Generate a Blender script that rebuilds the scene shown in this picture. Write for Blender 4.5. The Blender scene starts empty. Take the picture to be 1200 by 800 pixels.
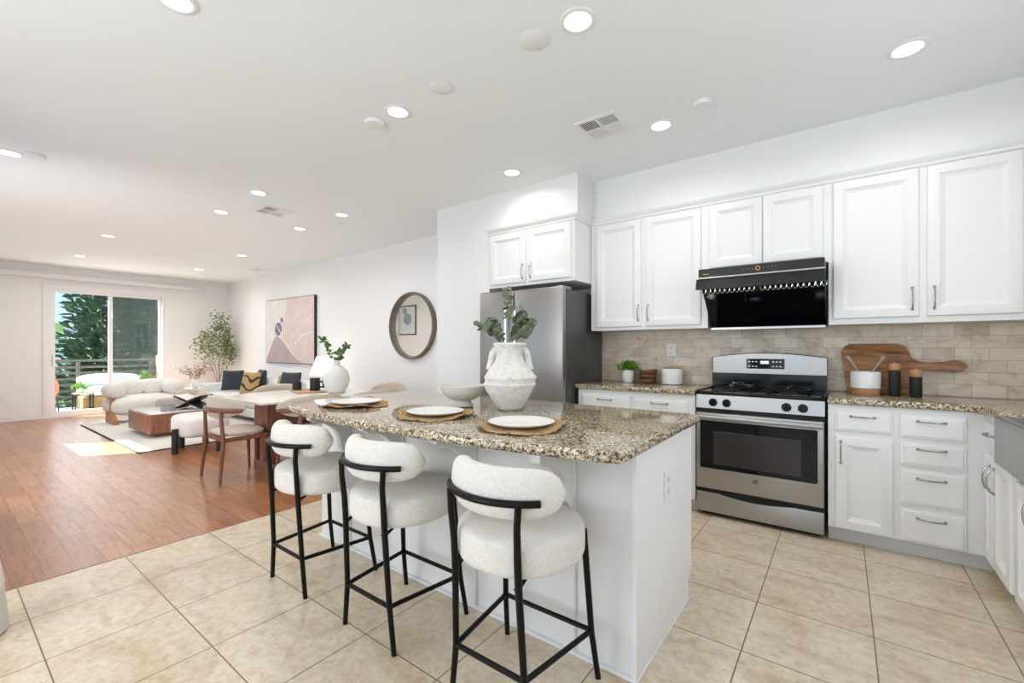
import bpy, bmesh, math, random
from mathutils import Vector, Matrix
PI = math.pi
random.seed(7)
S = bpy.context.scene
C = S.collection

# ---------------------------------------------------------------- camera
cam_d = bpy.data.cameras.new('camera')
cam_d.sensor_width = 36.0
cam_d.lens = 36.0 * 515.7 / 1200.0
cam_d.shift_y = 8.2 / 1200.0
cam_d.clip_start = 0.05
cam_d.clip_end = 300
cam = bpy.data.objects.new('camera', cam_d)
C.objects.link(cam)
cam.location = (0, 0, 1.28)
cam.rotation_euler = (PI / 2, 0, math.radians(36.84))
S.camera = cam

# ---------------------------------------------------------------- world, sun, daylight, exposure
S.view_settings.view_transform = 'Standard'
S.view_settings.look = 'None'
S.view_settings.gamma = 1.0
S.view_settings.use_curve_mapping = False
S.view_settings.exposure = 0.0
LAMP_W = 3.8          # one recessed light
WINDOW_W = 34.0       # base power of the window lamps; those behind the camera are added
SKY = 1.8
w = bpy.data.worlds.new('sky')
S.world = w
w.use_nodes = True
nt = w.node_tree
nt.nodes.clear()
o_ = nt.nodes.new('ShaderNodeOutputWorld')
b_ = nt.nodes.new('ShaderNodeBackground')
tc = nt.nodes.new('ShaderNodeTexCoord')
sx = nt.nodes.new('ShaderNodeSeparateXYZ')
cr = nt.nodes.new('ShaderNodeValToRGB')
cr.color_ramp.elements[0].position = 0.0
cr.color_ramp.elements[0].color = (0.50, 0.66, 0.92, 1)
cr.color_ramp.elements[1].position = 0.6
cr.color_ramp.elements[1].color = (0.30, 0.52, 0.95, 1)
nt.links.new(tc.outputs['Generated'], sx.inputs[0])
nt.links.new(sx.outputs['Z'], cr.inputs[0])
nt.links.new(cr.outputs[0], b_.inputs[0])
b_.inputs[1].default_value = SKY
nt.links.new(b_.outputs[0], o_.inputs[0])

sun_d = bpy.data.lights.new('sun', 'SUN')
sun_d.energy = 42.0
sun_d.angle = math.radians(0.6)
sun_d.color = (1.0, 0.975, 0.94)
sun = bpy.data.objects.new('sun', sun_d)
C.objects.link(sun)
sun.rotation_euler = Vector((0.6, 0.8, -0.92)).to_track_quat('-Z', 'Y').to_euler()


def area(name, loc, direction, sx_, sy_, power, color=(1, 1, 1), shape='RECTANGLE', parent=None, spread=None):
    d = bpy.data.lights.new(name, 'AREA')
    d.shape = shape
    d.size = sx_
    if shape in ('RECTANGLE', 'ELLIPSE'):
        d.size_y = sy_
    d.energy = power
    d.color = color
    if spread:
        d.spread = spread
    o = bpy.data.objects.new(name, d)
    C.objects.link(o)
    o.location = loc
    o.rotation_euler = Vector(direction).to_track_quat('-Z', 'Y').to_euler()
    if parent:
        o.parent = parent
    return o


# daylight lamps: fill from unseen added windows behind the camera, sink window, sliding door
area('added_back_fill', (-2.45, -1.52, 1.42), (0.1, 1, 0.08), 2.0, 2.1, WINDOW_W * 1.2, (1.0, 0.985, 0.965))
area('added_back_fill', (-0.10, -1.52, 1.42), (-.15, 1, 0.22), 2.0, 2.1, WINDOW_W * .42, (1.0, 0.985, 0.965))
area('added_living_fill', (-5.5, -0.33, 1.25), (-1, .55, 0.0), 2.1, 1.6, WINDOW_W * .9, (1.0, 0.99, 0.975))  # fill from an extra unseen window, added to brighten the living room
area('daylight_sink_window', (1.2, 2.05, 1.75), (-1, 0, -0.1), 1.3, 1.0, WINDOW_W * 0.35, (1.0, 0.99, 0.975))
area('daylight_sliding_door', (-11.52, 2.2, 1.25), (1, 0, -0.1), 1.6, 2.1, WINDOW_W * .45, (1.0, 0.99, 0.975))


# ---------------------------------------------------------------- materials
def mat(name, color=(0.8, 0.8, 0.8), rough=0.5, metal=0.0, spec=0.5, coat=0.0, sheen=0.0):
    m = bpy.data.materials.new(name)
    m.use_nodes = True
    p = m.node_tree.nodes['Principled BSDF']
    p.inputs['Base Color'].default_value = (*color, 1)
    p.inputs['Roughness'].default_value = rough
    p.inputs['Metallic'].default_value = metal
    p.inputs['Specular IOR Level'].default_value = spec
    p.inputs['Coat Weight'].default_value = coat
    p.inputs['Sheen Weight'].default_value = sheen
    return m


def nodes(m):
    return m.node_tree, m.node_tree.nodes['Principled BSDF']


def tex_coord(t, scale=(1, 1, 1), loc=(0, 0, 0), rot=(0, 0, 0), kind='Object'):
    c = t.nodes.new('ShaderNodeTexCoord')
    mp = t.nodes.new('ShaderNodeMapping')
    mp.inputs['Scale'].default_value = scale
    mp.inputs['Location'].default_value = loc
    mp.inputs['Rotation'].default_value = rot
    t.links.new(c.outputs[kind], mp.inputs[0])
    return mp.outputs[0]


def noise(t, vec, scale, detail=4, rough=0.5, dist=0.0):
    n = t.nodes.new('ShaderNodeTexNoise')
    n.inputs['Scale'].default_value = scale
    n.inputs['Detail'].default_value = detail
    n.inputs['Roughness'].default_value = rough
    n.inputs['Distortion'].default_value = dist
    t.links.new(vec, n.inputs['Vector'])
    return n.outputs['Fac']


def ramp(t, fac, stops, interp='LINEAR'):
    r = t.nodes.new('ShaderNodeValToRGB')
    r.color_ramp.interpolation = interp
    e = r.color_ramp.elements
    while len(e) > 1:
        e.remove(e[-1])
    e[0].position = stops[0][0]
    e[0].color = (*stops[0][1], 1)
    for pos, col in stops[1:]:
        x = e.new(pos)
        x.color = (*col, 1)
    t.links.new(fac, r.inputs[0])
    return r.outputs[0]


def mix(t, fac, a, b, mode='MIX'):
    n = t.nodes.new('ShaderNodeMix')
    n.data_type = 'RGBA'
    n.blend_type = mode
    for v, i in ((fac, 0), (a, 6), (b, 7)):
        if hasattr(v, 'is_linked') or hasattr(v, 'links'):
            t.links.new(v, n.inputs[i])
        elif isinstance(v, (int, float)):
            n.inputs[i].default_value = v
        else:
            n.inputs[i].default_value = (*v, 1)
    return n.outputs[2]


def bump(t, p, height, strength=0.3, dist=0.01, normal=None):
    b = t.nodes.new('ShaderNodeBump')
    b.inputs['Strength'].default_value = strength
    b.inputs['Distance'].default_value = dist
    t.links.new(height, b.inputs['Height'])
    if normal:
        t.links.new(normal, b.inputs['Normal'])
    t.links.new(b.outputs[0], p.inputs['Normal'])
    return b.outputs[0]


M = {}
# painted walls / ceiling
m = M['wall'] = mat('wall_paint', (0.865, 0.868, 0.865), 0.75, spec=0.3)
t, p = nodes(m)
bump(t, p, noise(t, tex_coord(t), 90, 3), 0.06, 0.002)
m = M['ceiling'] = mat('ceiling_paint', (0.90, 0.93, 0.935), 0.9, spec=0.2)
t, p = nodes(m)
bump(t, p, noise(t, tex_coord(t), 60, 3), 0.05, 0.002)
M['trim'] = mat('white_trim', (0.87, 0.87, 0.87), 0.45)
m = M['cabinet'] = mat('cabinet_paint', (0.86, 0.86, 0.85), 0.38)
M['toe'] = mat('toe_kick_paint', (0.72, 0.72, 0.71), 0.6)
m = M['island'] = mat('island_paint', (0.84, 0.835, 0.82), 0.5)

# floor tile
m = M['tile'] = mat('beige_floor_tile', rough=0.33)
t, p = nodes(m)
v = tex_coord(t, loc=(3.53, -0.297, 0))
br = t.nodes.new('ShaderNodeTexBrick')
br.offset = 0.0
br.squash = 1.0
br.inputs['Scale'].default_value = 1.0
br.inputs['Brick Width'].default_value = 0.4555
br.inputs['Row Height'].default_value = 0.4445
br.inputs['Mortar Size'].default_value = 0.0028
br.inputs['Mortar Smooth'].default_value = 0.1
br.inputs['Color1'].default_value = (0.73, 0.61, 0.465, 1)
br.inputs['Color2'].default_value = (0.79, 0.69, 0.55, 1)
br.inputs['Mortar'].default_value = (0.20, 0.14, 0.09, 1)
t.links.new(v, br.inputs['Vector'])
n1 = noise(t, tex_coord(t, scale=(0.8, 1.4, 1)), 3.2, 9, 0.62, 0.8)
c1 = ramp(t, n1, [(0.30, (0.74, 0.66, 0.55)), (0.44, (0.90, 0.86, 0.80)), (0.56, (1.0, 1.0, 1.0)), (0.72, (0.90, 0.80, 0.66))])
n2 = noise(t, tex_coord(t), 26, 6, 0.7, 0.5)
c2 = ramp(t, n2, [(0.30, (0.78, 0.74, 0.68)), (0.55, (1, 1, 1)), (0.8, (1.06, 1.05, 1.04))])
c = mix(t, 1.0, mix(t, 1.0, br.outputs['Color'], c1, 'MULTIPLY'), c2, 'MULTIPLY')
fin = mix(t, br.outputs['Fac'], c, (0.20, 0.145, 0.10))
t.links.new(fin, p.inputs['Base Color'])
inv = t.nodes.new('ShaderNodeMath')
inv.operation = 'SUBTRACT'
inv.inputs[0].default_value = 1.0
t.links.new(br.outputs['Fac'], inv.inputs[1])
nb = bump(t, p, inv.outputs[0], 0.4, 0.003)
bump(t, p, n2, 0.08, 0.004, nb)

# hardwood planks along X
m = M['wood_floor'] = mat('hand_scraped_hardwood', rough=0.30, spec=0.6, coat=0.3)
t, p = nodes(m)
p.inputs['Coat Roughness'].default_value = 0.26
v = tex_coord(t, loc=(0.2, -0.025, 0))
br = t.nodes.new('ShaderNodeTexBrick')
br.offset = 0.37
br.offset_frequency = 2
br.inputs['Scale'].default_value = 1.0
br.inputs['Brick Width'].default_value = 0.92
br.inputs['Row Height'].default_value = 0.1275
br.inputs['Mortar Size'].default_value = 0.0016
br.inputs['Color1'].default_value = (0.31, 0.112, 0.038, 1)
br.inputs['Color2'].default_value = (0.45, 0.185, 0.072, 1)
br.inputs['Mortar'].default_value = (0.08, 0.03, 0.015, 1)
t.links.new(v, br.inputs['Vector'])
g1 = noise(t, tex_coord(t, scale=(1.2, 14, 1)), 4.0, 3, 0.5, 0.8)
gc = ramp(t, g1, [(0.28, (0.62, 0.56, 0.52)), (0.5, (1, 1, 1)), (0.75, (1.25, 1.2, 1.15))])
c = mix(t, 1.0, br.outputs['Color'], gc, 'MULTIPLY')
g2 = noise(t, tex_coord(t, scale=(9, 2.5, 1)), 2.6, 2, 0.5, 0.5)
t.links.new(c, p.inputs['Base Color'])
inv = t.nodes.new('ShaderNodeMath')
inv.operation = 'SUBTRACT'
inv.inputs[0].default_value = 1.0
t.links.new(br.outputs['Fac'], inv.inputs[1])
nb = bump(t, p, inv.outputs[0], 0.5, 0.002)
bump(t, p, g2, 0.05, 0.010, nb)

# granite
m = M['granite'] = mat('speckled_granite', rough=0.07, spec=0.6)
t, p = nodes(m)
vv = tex_coord(t, rot=(0.3, 0.4, 0.5))
g = noise(t, vv, 74, 6, 0.72, 0.4)
cA = ramp(t, g, [(0.38, (0.022, 0.018, 0.015)), (0.44, (0.11, 0.085, 0.055)), (0.49, (0.44, 0.36, 0.24)), (0.55, (0.72, 0.65, 0.51)), (0.68, (0.86, 0.82, 0.72))])
vo = t.nodes.new('ShaderNodeTexVoronoi')
vo.inputs['Scale'].default_value = 190
t.links.new(vv, vo.inputs['Vector'])
vs = t.nodes.new('ShaderNodeSeparateColor')
t.links.new(vo.outputs['Color'], vs.inputs[0])
cB = ramp(t, vs.outputs[0], [(0.0, (0.10, 0.08, 0.07)), (0.17, (0.14, 0.10, 0.07)), (0.19, (0.9, 0.85, 0.78)), (0.7, (1.0, 1.0, 1.0)), (0.9, (0.85, 0.72, 0.50))], 'CONSTANT')
g3 = noise(t, vv, 9, 4, 0.6, 0.8)
cC = ramp(t, g3, [(0.35, (0.88, 0.84, 0.78)), (0.6, (1.08, 1.07, 1.05))])
c = mix(t, 0.7, cA, cB, 'MULTIPLY')
c = mix(t, 1.0, c, cC, 'MULTIPLY')
t.links.new(c, p.inputs['Base Color'])

# backsplash
m = M['splash'] = mat('travertine_subway_tile', rough=0.35)
t, p = nodes(m)
v = tex_coord(t, rot=(PI / 2, 0, 0), loc=(0.03, -0.955, 0))
cc = t.nodes.new('ShaderNodeTexCoord')
sp = t.nodes.new('ShaderNodeSeparateXYZ')
t.links.new(cc.outputs['Object'], sp.inputs[0])
ax = t.nodes.new('ShaderNodeMath')
ax.operation = 'SUBTRACT'
t.links.new(sp.outputs['X'], ax.inputs[0])
t.links.new(sp.outputs['Y'], ax.inputs[1])
az = t.nodes.new('ShaderNodeMath')
az.operation = 'SUBTRACT'
t.links.new(sp.outputs['Z'], az.inputs[0])
az.inputs[1].default_value = 0.955
cb = t.nodes.new('ShaderNodeCombineXYZ')
t.links.new(ax.outputs[0], cb.inputs[0])
t.links.new(az.outputs[0], cb.inputs[1])
br = t.nodes.new('ShaderNodeTexBrick')
br.offset = 0.5
br.inputs['Scale'].default_value = 1.0
br.inputs['Brick Width'].default_value = 0.163
br.inputs['Row Height'].default_value = 0.0822
br.inputs['Mortar Size'].default_value = 0.0016
br.inputs['Color1'].default_value = (0.63, 0.54, 0.43, 1)
br.inputs['Color2'].default_value = (0.79, 0.70, 0.59, 1)
br.inputs['Mortar'].default_value = (0.42, 0.38, 0.31, 1)
t.links.new(cb.outputs[0], br.inputs['Vector'])
n1 = noise(t, tex_coord(t, scale=(1, 1, 1.6)), 9, 8, 0.65, 0.7)
c1 = ramp(t, n1, [(0.30, (0.72, 0.64, 0.54)), (0.5, (1.0, 0.98, 0.95)), (0.7, (1.1, 1.1, 1.1))])
c = mix(t, 1.0, br.outputs['Color'], c1, 'MULTIPLY')
t.links.new(c, p.inputs['Base Color'])
bump(t, p, n1, 0.1, 0.003)

# metals
m = M['steel'] = mat('brushed_stainless', (0.43, 0.425, 0.415), 0.3, 1.0)
t, p = nodes(m)
n1 = noise(t, tex_coord(t, scale=(300, 300, 2)), 1.0, 2)
r = ramp(t, n1, [(0.3, (0.34, 0.34, 0.34)), (0.7, (0.40, 0.40, 0.40))])
t.links.new(r, p.inputs['Roughness'])
M['fridge_steel'] = mat('dull_brushed_steel', (0.36, 0.35, 0.34), 0.36, 1.0)
M['fridge_side'] = mat('dark_grey_fridge_side', (0.10, 0.10, 0.10), 0.32, 0.5)
M['nickel'] = mat('satin_nickel', (0.42, 0.40, 0.38), 0.25, 1.0)
M['chrome'] = mat('polished_metal', (0.85, 0.85, 0.85), 0.08, 1.0)
M['black_metal'] = mat('black_powder_coat', (0.003, 0.0035, 0.003), 0.34, 0.0, 0.22)
M['black_gloss'] = mat('black_glass', (0.003, 0.003, 0.004), 0.03, 0.0, 0.35)
M['black_enamel'] = mat('black_enamel', (0.005, 0.005, 0.006), 0.14, 0.0, 0.3)
M['black_matte'] = mat('black_matte', (0.012, 0.012, 0.013), 0.55)
M['hood_black'] = mat('hood_black_steel', (0.018, 0.017, 0.016), 0.28, 0.2)
M['oven_window'] = mat('oven_window_glass', (0.03, 0.026, 0.025), 0.2)
M['charcoal_gap'] = mat('dark_recess', (0.006, 0.006, 0.006), 0.7)
M['white_plastic'] = mat('white_plastic', (0.85, 0.85, 0.84), 0.35)
M['grey_plastic'] = mat('grey_slot', (0.25, 0.25, 0.25), 0.5)
M['vent_dark'] = mat('vent_shadow_grey', (0.10, 0.095, 0.09), 0.8)
M['gold'] = mat('gold_mark', (0.75, 0.45, 0.12), 0.3, 0.8)
M['white_mark'] = mat('white_mark', (0.8, 0.8, 0.8), 0.4)
M['silver_mark'] = mat('silver_mark', (0.55, 0.56, 0.58), 0.25, 1.0)


def fabric(name, color, scale=160, strength=0.5, dist=0.004, sheen=0.2, second=None):
    m = mat(name, color, 0.95, spec=0.15, sheen=sheen)
    t, p = nodes(m)
    v = tex_coord(t)
    vo = t.nodes.new('ShaderNodeTexVoronoi')
    vo.inputs['Scale'].default_value = scale
    t.links.new(v, vo.inputs['Vector'])
    n = noise(t, v, scale * 0.5, 4, 0.7)
    s = t.nodes.new('ShaderNodeMath')
    s.operation = 'SUBTRACT'
    t.links.new(vo.outputs['Distance'], s.inputs[1])
    t.links.new(n, s.inputs[0])
    bump(t, p, s.outputs[0], strength, dist)
    dark = second or tuple(k * 0.93 for k in color)
    t.links.new(ramp(t, n, [(0.36, dark), (0.62, color)]), p.inputs['Base Color'])
    return m


M['boucle'] = fabric('cream_boucle', (0.86, 0.82, 0.755), 150, 0.6, 0.006)
M['boucle_far'] = fabric('white_boucle', (0.84, 0.81, 0.77), 90, 0.4, 0.005)
M['sofa_fabric'] = fabric('white_linen', (0.84, 0.83, 0.81), 200, 0.2, 0.002)
M['chair_fabric'] = fabric('beige_linen', (0.62, 0.54, 0.44), 240, 0.25, 0.002)
M['grey_fabric'] = fabric('taupe_linen', (0.50, 0.45, 0.40), 240, 0.25, 0.002)
M['charcoal'] = fabric('charcoal_linen', (0.045, 0.055, 0.065), 200, 0.3, 0.002)
M['rug'] = fabric('cream_rug_pile', (0.80, 0.76, 0.71), 130, 0.5, 0.004)
M['dark_edge'] = mat('dark_rug_binding', (0.05, 0.045, 0.04), 0.9)
m = M['tan_pattern'] = fabric('mustard_woven', (0.50, 0.30, 0.11), 220, 0.3, 0.002)
t, p = nodes(m)
wv = t.nodes.new('ShaderNodeTexWave')
wv.wave_type = 'RINGS'
wv.inputs['Scale'].default_value = 2.3
wv.inputs['Distortion'].default_value = 7
wv.inputs['Detail'].default_value = 0
wv.inputs['Detail Scale'].default_value = 1.4
t.links.new(tex_coord(t, loc=(0.1, 0, 0.12)), wv.inputs['Vector'])
pc = ramp(t, wv.outputs['Fac'], [(0.0, (0.03, 0.025, 0.02)), (0.10, (0.03, 0.025, 0.02)), (0.14, (0.42, 0.27, 0.11)), (1, (0.48, 0.31, 0.13))])
t.links.new(pc, p.inputs['Base Color'])
M['tan'] = fabric('tan_linen', (0.45, 0.31, 0.17), 220, 0.3, 0.002)


def wood(name, dark, light, rough=0.4, axis=(1, 1, 8), scale=5):
    m = mat(name, light, rough)
    t, p = nodes(m)
    n = noise(t, tex_coord(t, scale=axis), scale, 7, 0.6, 1.0)
    t.links.new(ramp(t, n, [(0.3, dark), (0.7, light)]), p.inputs['Base Color'])
    return m


M['walnut'] = wood('walnut', (0.15, 0.055, 0.03), (0.30, 0.125, 0.07), 0.35, (9, 9, 1))
M['walnut_h'] = wood('walnut_horizontal', (0.15, 0.055, 0.03), (0.30, 0.125, 0.07), 0.35, (1, 9, 9))
M['walnut_table'] = wood('walnut_table_base', (0.17, 0.065, 0.045), (0.29, 0.13, 0.09), 0.28, (9, 9, 1))
M['sofa_wood'] = wood('oak_brown', (0.30, 0.13, 0.05), (0.46, 0.22, 0.10), 0.4, (9, 9, 1))
M['acacia'] = wood('acacia_board', (0.10, 0.035, 0.014), (0.50, 0.24, 0.09), 0.4, (1.0, 6, 7), 4.2)
M['bamboo'] = wood('light_wood', (0.42, 0.20, 0.09), (0.58, 0.31, 0.16), 0.45, (1, 1, 6))
M['bowl_wood'] = wood('dark_bowl_wood', (0.13, 0.045, 0.02), (0.25, 0.10, 0.05), 0.4, (2, 2, 9))
M['tan_board'] = wood('pale_board', (0.40, 0.23, 0.12), (0.55, 0.35, 0.21), 0.5, (1, 6, 1))
m = M['mirror_wood'] = mat('weathered_wood_frame', (0.2, 0.15, 0.12), 0.4)
t, p = nodes(m)
n = noise(t, tex_coord(t, scale=(1, 1, 1)), 22, 6, 0.7, 1.5)
t.links.new(ramp(t, n, [(0.3, (0.07, 0.05, 0.035)), (0.6, (0.22, 0.17, 0.13)), (0.8, (0.40, 0.34, 0.29))]), p.inputs['Base Color'])
M['table_top'] = mat('pale_stone_table_top', (0.80, 0.75, 0.69), 0.22)
m = M['coffee_top'] = mat('white_gloss_top', (0.80, 0.76, 0.73), 0.12)
M['mirror'] = mat('mirror_glass', (0.92, 0.94, 0.94), 0.01, 1.0)
M['plate'] = mat('white_stoneware', (0.86, 0.84, 0.80), 0.3)
M['bowl'] = mat('grey_white_ceramic', (0.66, 0.63, 0.57), 0.42)
M['grey_stone'] = mat('mid_grey_stoneware', (0.33, 0.33, 0.34), 0.5)
M['crock'] = mat('white_ceramic', (0.86, 0.85, 0.83), 0.25)
m = M['rough_vase'] = mat('rough_white_terracotta', (0.78, 0.73, 0.66), 0.9)
t, p = nodes(m)
n = noise(t, tex_coord(t), 30, 8, 0.75, 0.4)
t.links.new(ramp(t, n, [(0.3, (0.66, 0.60, 0.52)), (0.5, (0.86, 0.83, 0.78)), (0.7, (0.92, 0.90, 0.87))]), p.inputs['Base Color'])
bump(t, p, n, 0.9, 0.012)
m = M['ribbed_vase'] = mat('pale_ribbed_ceramic', (0.76, 0.75, 0.72), 0.6)
t, p = nodes(m)
wv = t.nodes.new('ShaderNodeTexWave')
wv.bands_direction = 'Z'
wv.inputs['Scale'].default_value = 28
wv.inputs['Distortion'].default_value = 0.8
t.links.new(tex_coord(t), wv.inputs['Vector'])
bump(t, p, wv.outputs['Fac'], 0.4, 0.004)
m = M['jute'] = mat('woven_seagrass', (0.5, 0.33, 0.16), 0.85)
t, p = nodes(m)
wv = t.nodes.new('ShaderNodeTexWave')
wv.wave_type = 'RINGS'
wv.rings_direction = 'Z'
wv.inputs['Scale'].default_value = 22
wv.inputs['Distortion'].default_value = 3
wv.inputs['Detail'].default_value = 3
t.links.new(tex_coord(t), wv.inputs['Vector'])
t.links.new(ramp(t, wv.outputs['Fac'], [(0.1, (0.26, 0.14, 0.055)), (0.6, (0.60, 0.39, 0.19))]), p.inputs['Base Color'])
bump(t, p, wv.outputs['Fac'], 0.8, 0.006)


def leafmat(name, a, b, rough=0.5):
    m = mat(name, b, rough)
    t, p = nodes(m)
    n = noise(t, tex_coord(t), 14, 3)
    t.links.new(ramp(t, n, [(0.35, a), (0.65, b)]), p.inputs['Base Color'])
    return m


M['eucalyptus'] = leafmat('eucalyptus_leaf', (0.055, 0.085, 0.04), (0.17, 0.21, 0.12))
M['leaf'] = leafmat('green_leaf', (0.03, 0.10, 0.02), (0.10, 0.22, 0.05))
M['bright_leaf'] = leafmat('bright_green_leaf', (0.05, 0.16, 0.01), (0.22, 0.42, 0.05))
M['olive_leaf'] = leafmat('olive_leaf', (0.09, 0.15, 0.04), (0.30, 0.38, 0.15))
M['pink_leaf'] = leafmat('dusty_pink_leaf', (0.25, 0.10, 0.07), (0.62, 0.40, 0.33))
M['tree_leaf'] = leafmat('evergreen_foliage', (0.006, 0.03, 0.012), (0.045, 0.13, 0.04), 0.7)
M['tree_leaf2'] = leafmat('pale_evergreen_foliage', (0.02, 0.06, 0.03), (0.10, 0.19, 0.10), 0.7)
M['stem'] = mat('brown_stem', (0.20, 0.15, 0.10), 0.7)
M['grey_stem'] = mat('grey_stem', (0.42, 0.38, 0.33), 0.7)
m = M['glow'] = mat('lit_diffuser', (1, 1, 1), 0.5)
t, p = nodes(m)
p.inputs['Emission Color'].default_value = (1, 0.985, 0.96, 1)
p.inputs['Emission Strength'].default_value = 6.0
m = M['shade'] = mat('white_lamp_shade', (0.9, 0.87, 0.82), 0.8)
t, p = nodes(m)
p.inputs['Emission Color'].default_value = (1, 0.93, 0.84, 1)
p.inputs['Emission Strength'].default_value = 0.75

m = M['glass'] = bpy.data.materials.new('window_glass')
m.use_nodes = True
t = m.node_tree
t.nodes.clear()
o_ = t.nodes.new('ShaderNodeOutputMaterial')
mx = t.nodes.new('ShaderNodeMixShader')
lw = t.nodes.new('ShaderNodeLayerWeight')
lw.inputs[0].default_value = 0.5
pw = t.nodes.new('ShaderNodeMath')
pw.operation = 'POWER'
pw.inputs[1].default_value = 5.0
t.links.new(lw.outputs['Facing'], pw.inputs[0])
fr = t.nodes.new('ShaderNodeMath')
fr.operation = 'MULTIPLY_ADD'
fr.inputs[1].default_value = 0.7
fr.inputs[2].default_value = 0.03
t.links.new(pw.outputs[0], fr.inputs[0])
tr = t.nodes.new('ShaderNodeBsdfTransparent')
tr.inputs[0].default_value = (0.93, 0.97, 0.95, 1)
gl = t.nodes.new('ShaderNodeBsdfGlossy')
gl.inputs['Roughness'].default_value = 0.02
t.links.new(fr.outputs[0], mx.inputs[0])
t.links.new(tr.outputs[0], mx.inputs[1])
t.links.new(gl.outputs[0], mx.inputs[2])
t.links.new(mx.outputs[0], o_.inputs[0])
m = M['screen'] = bpy.data.materials.new('insect_screen')
m.use_nodes = True
t = m.node_tree
t.nodes.clear()
o_ = t.nodes.new('ShaderNodeOutputMaterial')
mx = t.nodes.new('ShaderNodeMixShader')
mx.inputs[0].default_value = 0.26
tr = t.nodes.new('ShaderNodeBsdfTransparent')
df = t.nodes.new('ShaderNodeBsdfDiffuse')
df.inputs[0].default_value = (0.22, 0.25, 0.25, 1)
t.links.new(tr.outputs[0], mx.inputs[1])
t.links.new(df.outputs[0], mx.inputs[2])
t.links.new(mx.outputs[0], o_.inputs[0])
M['orange_wood'] = mat('cedar_post', (0.62, 0.30, 0.16), 0.7)
M['rail_metal'] = mat('brown_railing_metal', (0.085, 0.065, 0.055), 0.5)
M['deck'] = mat('balcony_concrete', (0.40, 0.38, 0.36), 0.8)
M['stucco_white'] = mat('white_stucco', (0.75, 0.76, 0.74), 0.85)
M['stucco_green'] = mat('pale_green_stucco', (0.48, 0.62, 0.22), 0.85)
M['outdoor_cushion'] = mat('pale_outdoor_cushion', (0.50, 0.60, 0.60), 0.85)
M['wicker'] = mat('honey_wicker', (0.25, 0.14, 0.05), 0.7)
M['terracotta'] = mat('orange_leather', (0.55, 0.15, 0.06), 0.5)
M['asphalt'] = mat('street_ground', (0.16, 0.18, 0.13), 0.9)
for nm, col in dict(art_white=(0.78, 0.76, 0.73), art_pink=(0.72, 0.60, 0.57), art_dress=(0.50, 0.40, 0.41), art_torso=(0.22, 0.20, 0.28), art_line=(0.85, 0.80, 0.77), art_blue=(0.30, 0.40, 0.45), art_paper=(0.72, 0.80, 0.81)).items():
    m = M[nm] = mat(nm, col, 0.8)
    t, p = nodes(m)
    n = noise(t, tex_coord(t), 7, 8, 0.7, 1.0)
    t.links.new(ramp(t, n, [(0.3, tuple(k * 0.86 for k in col)), (0.7, tuple(min(1, k * 1.08) for k in col))]), p.inputs['Base Color'])


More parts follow.
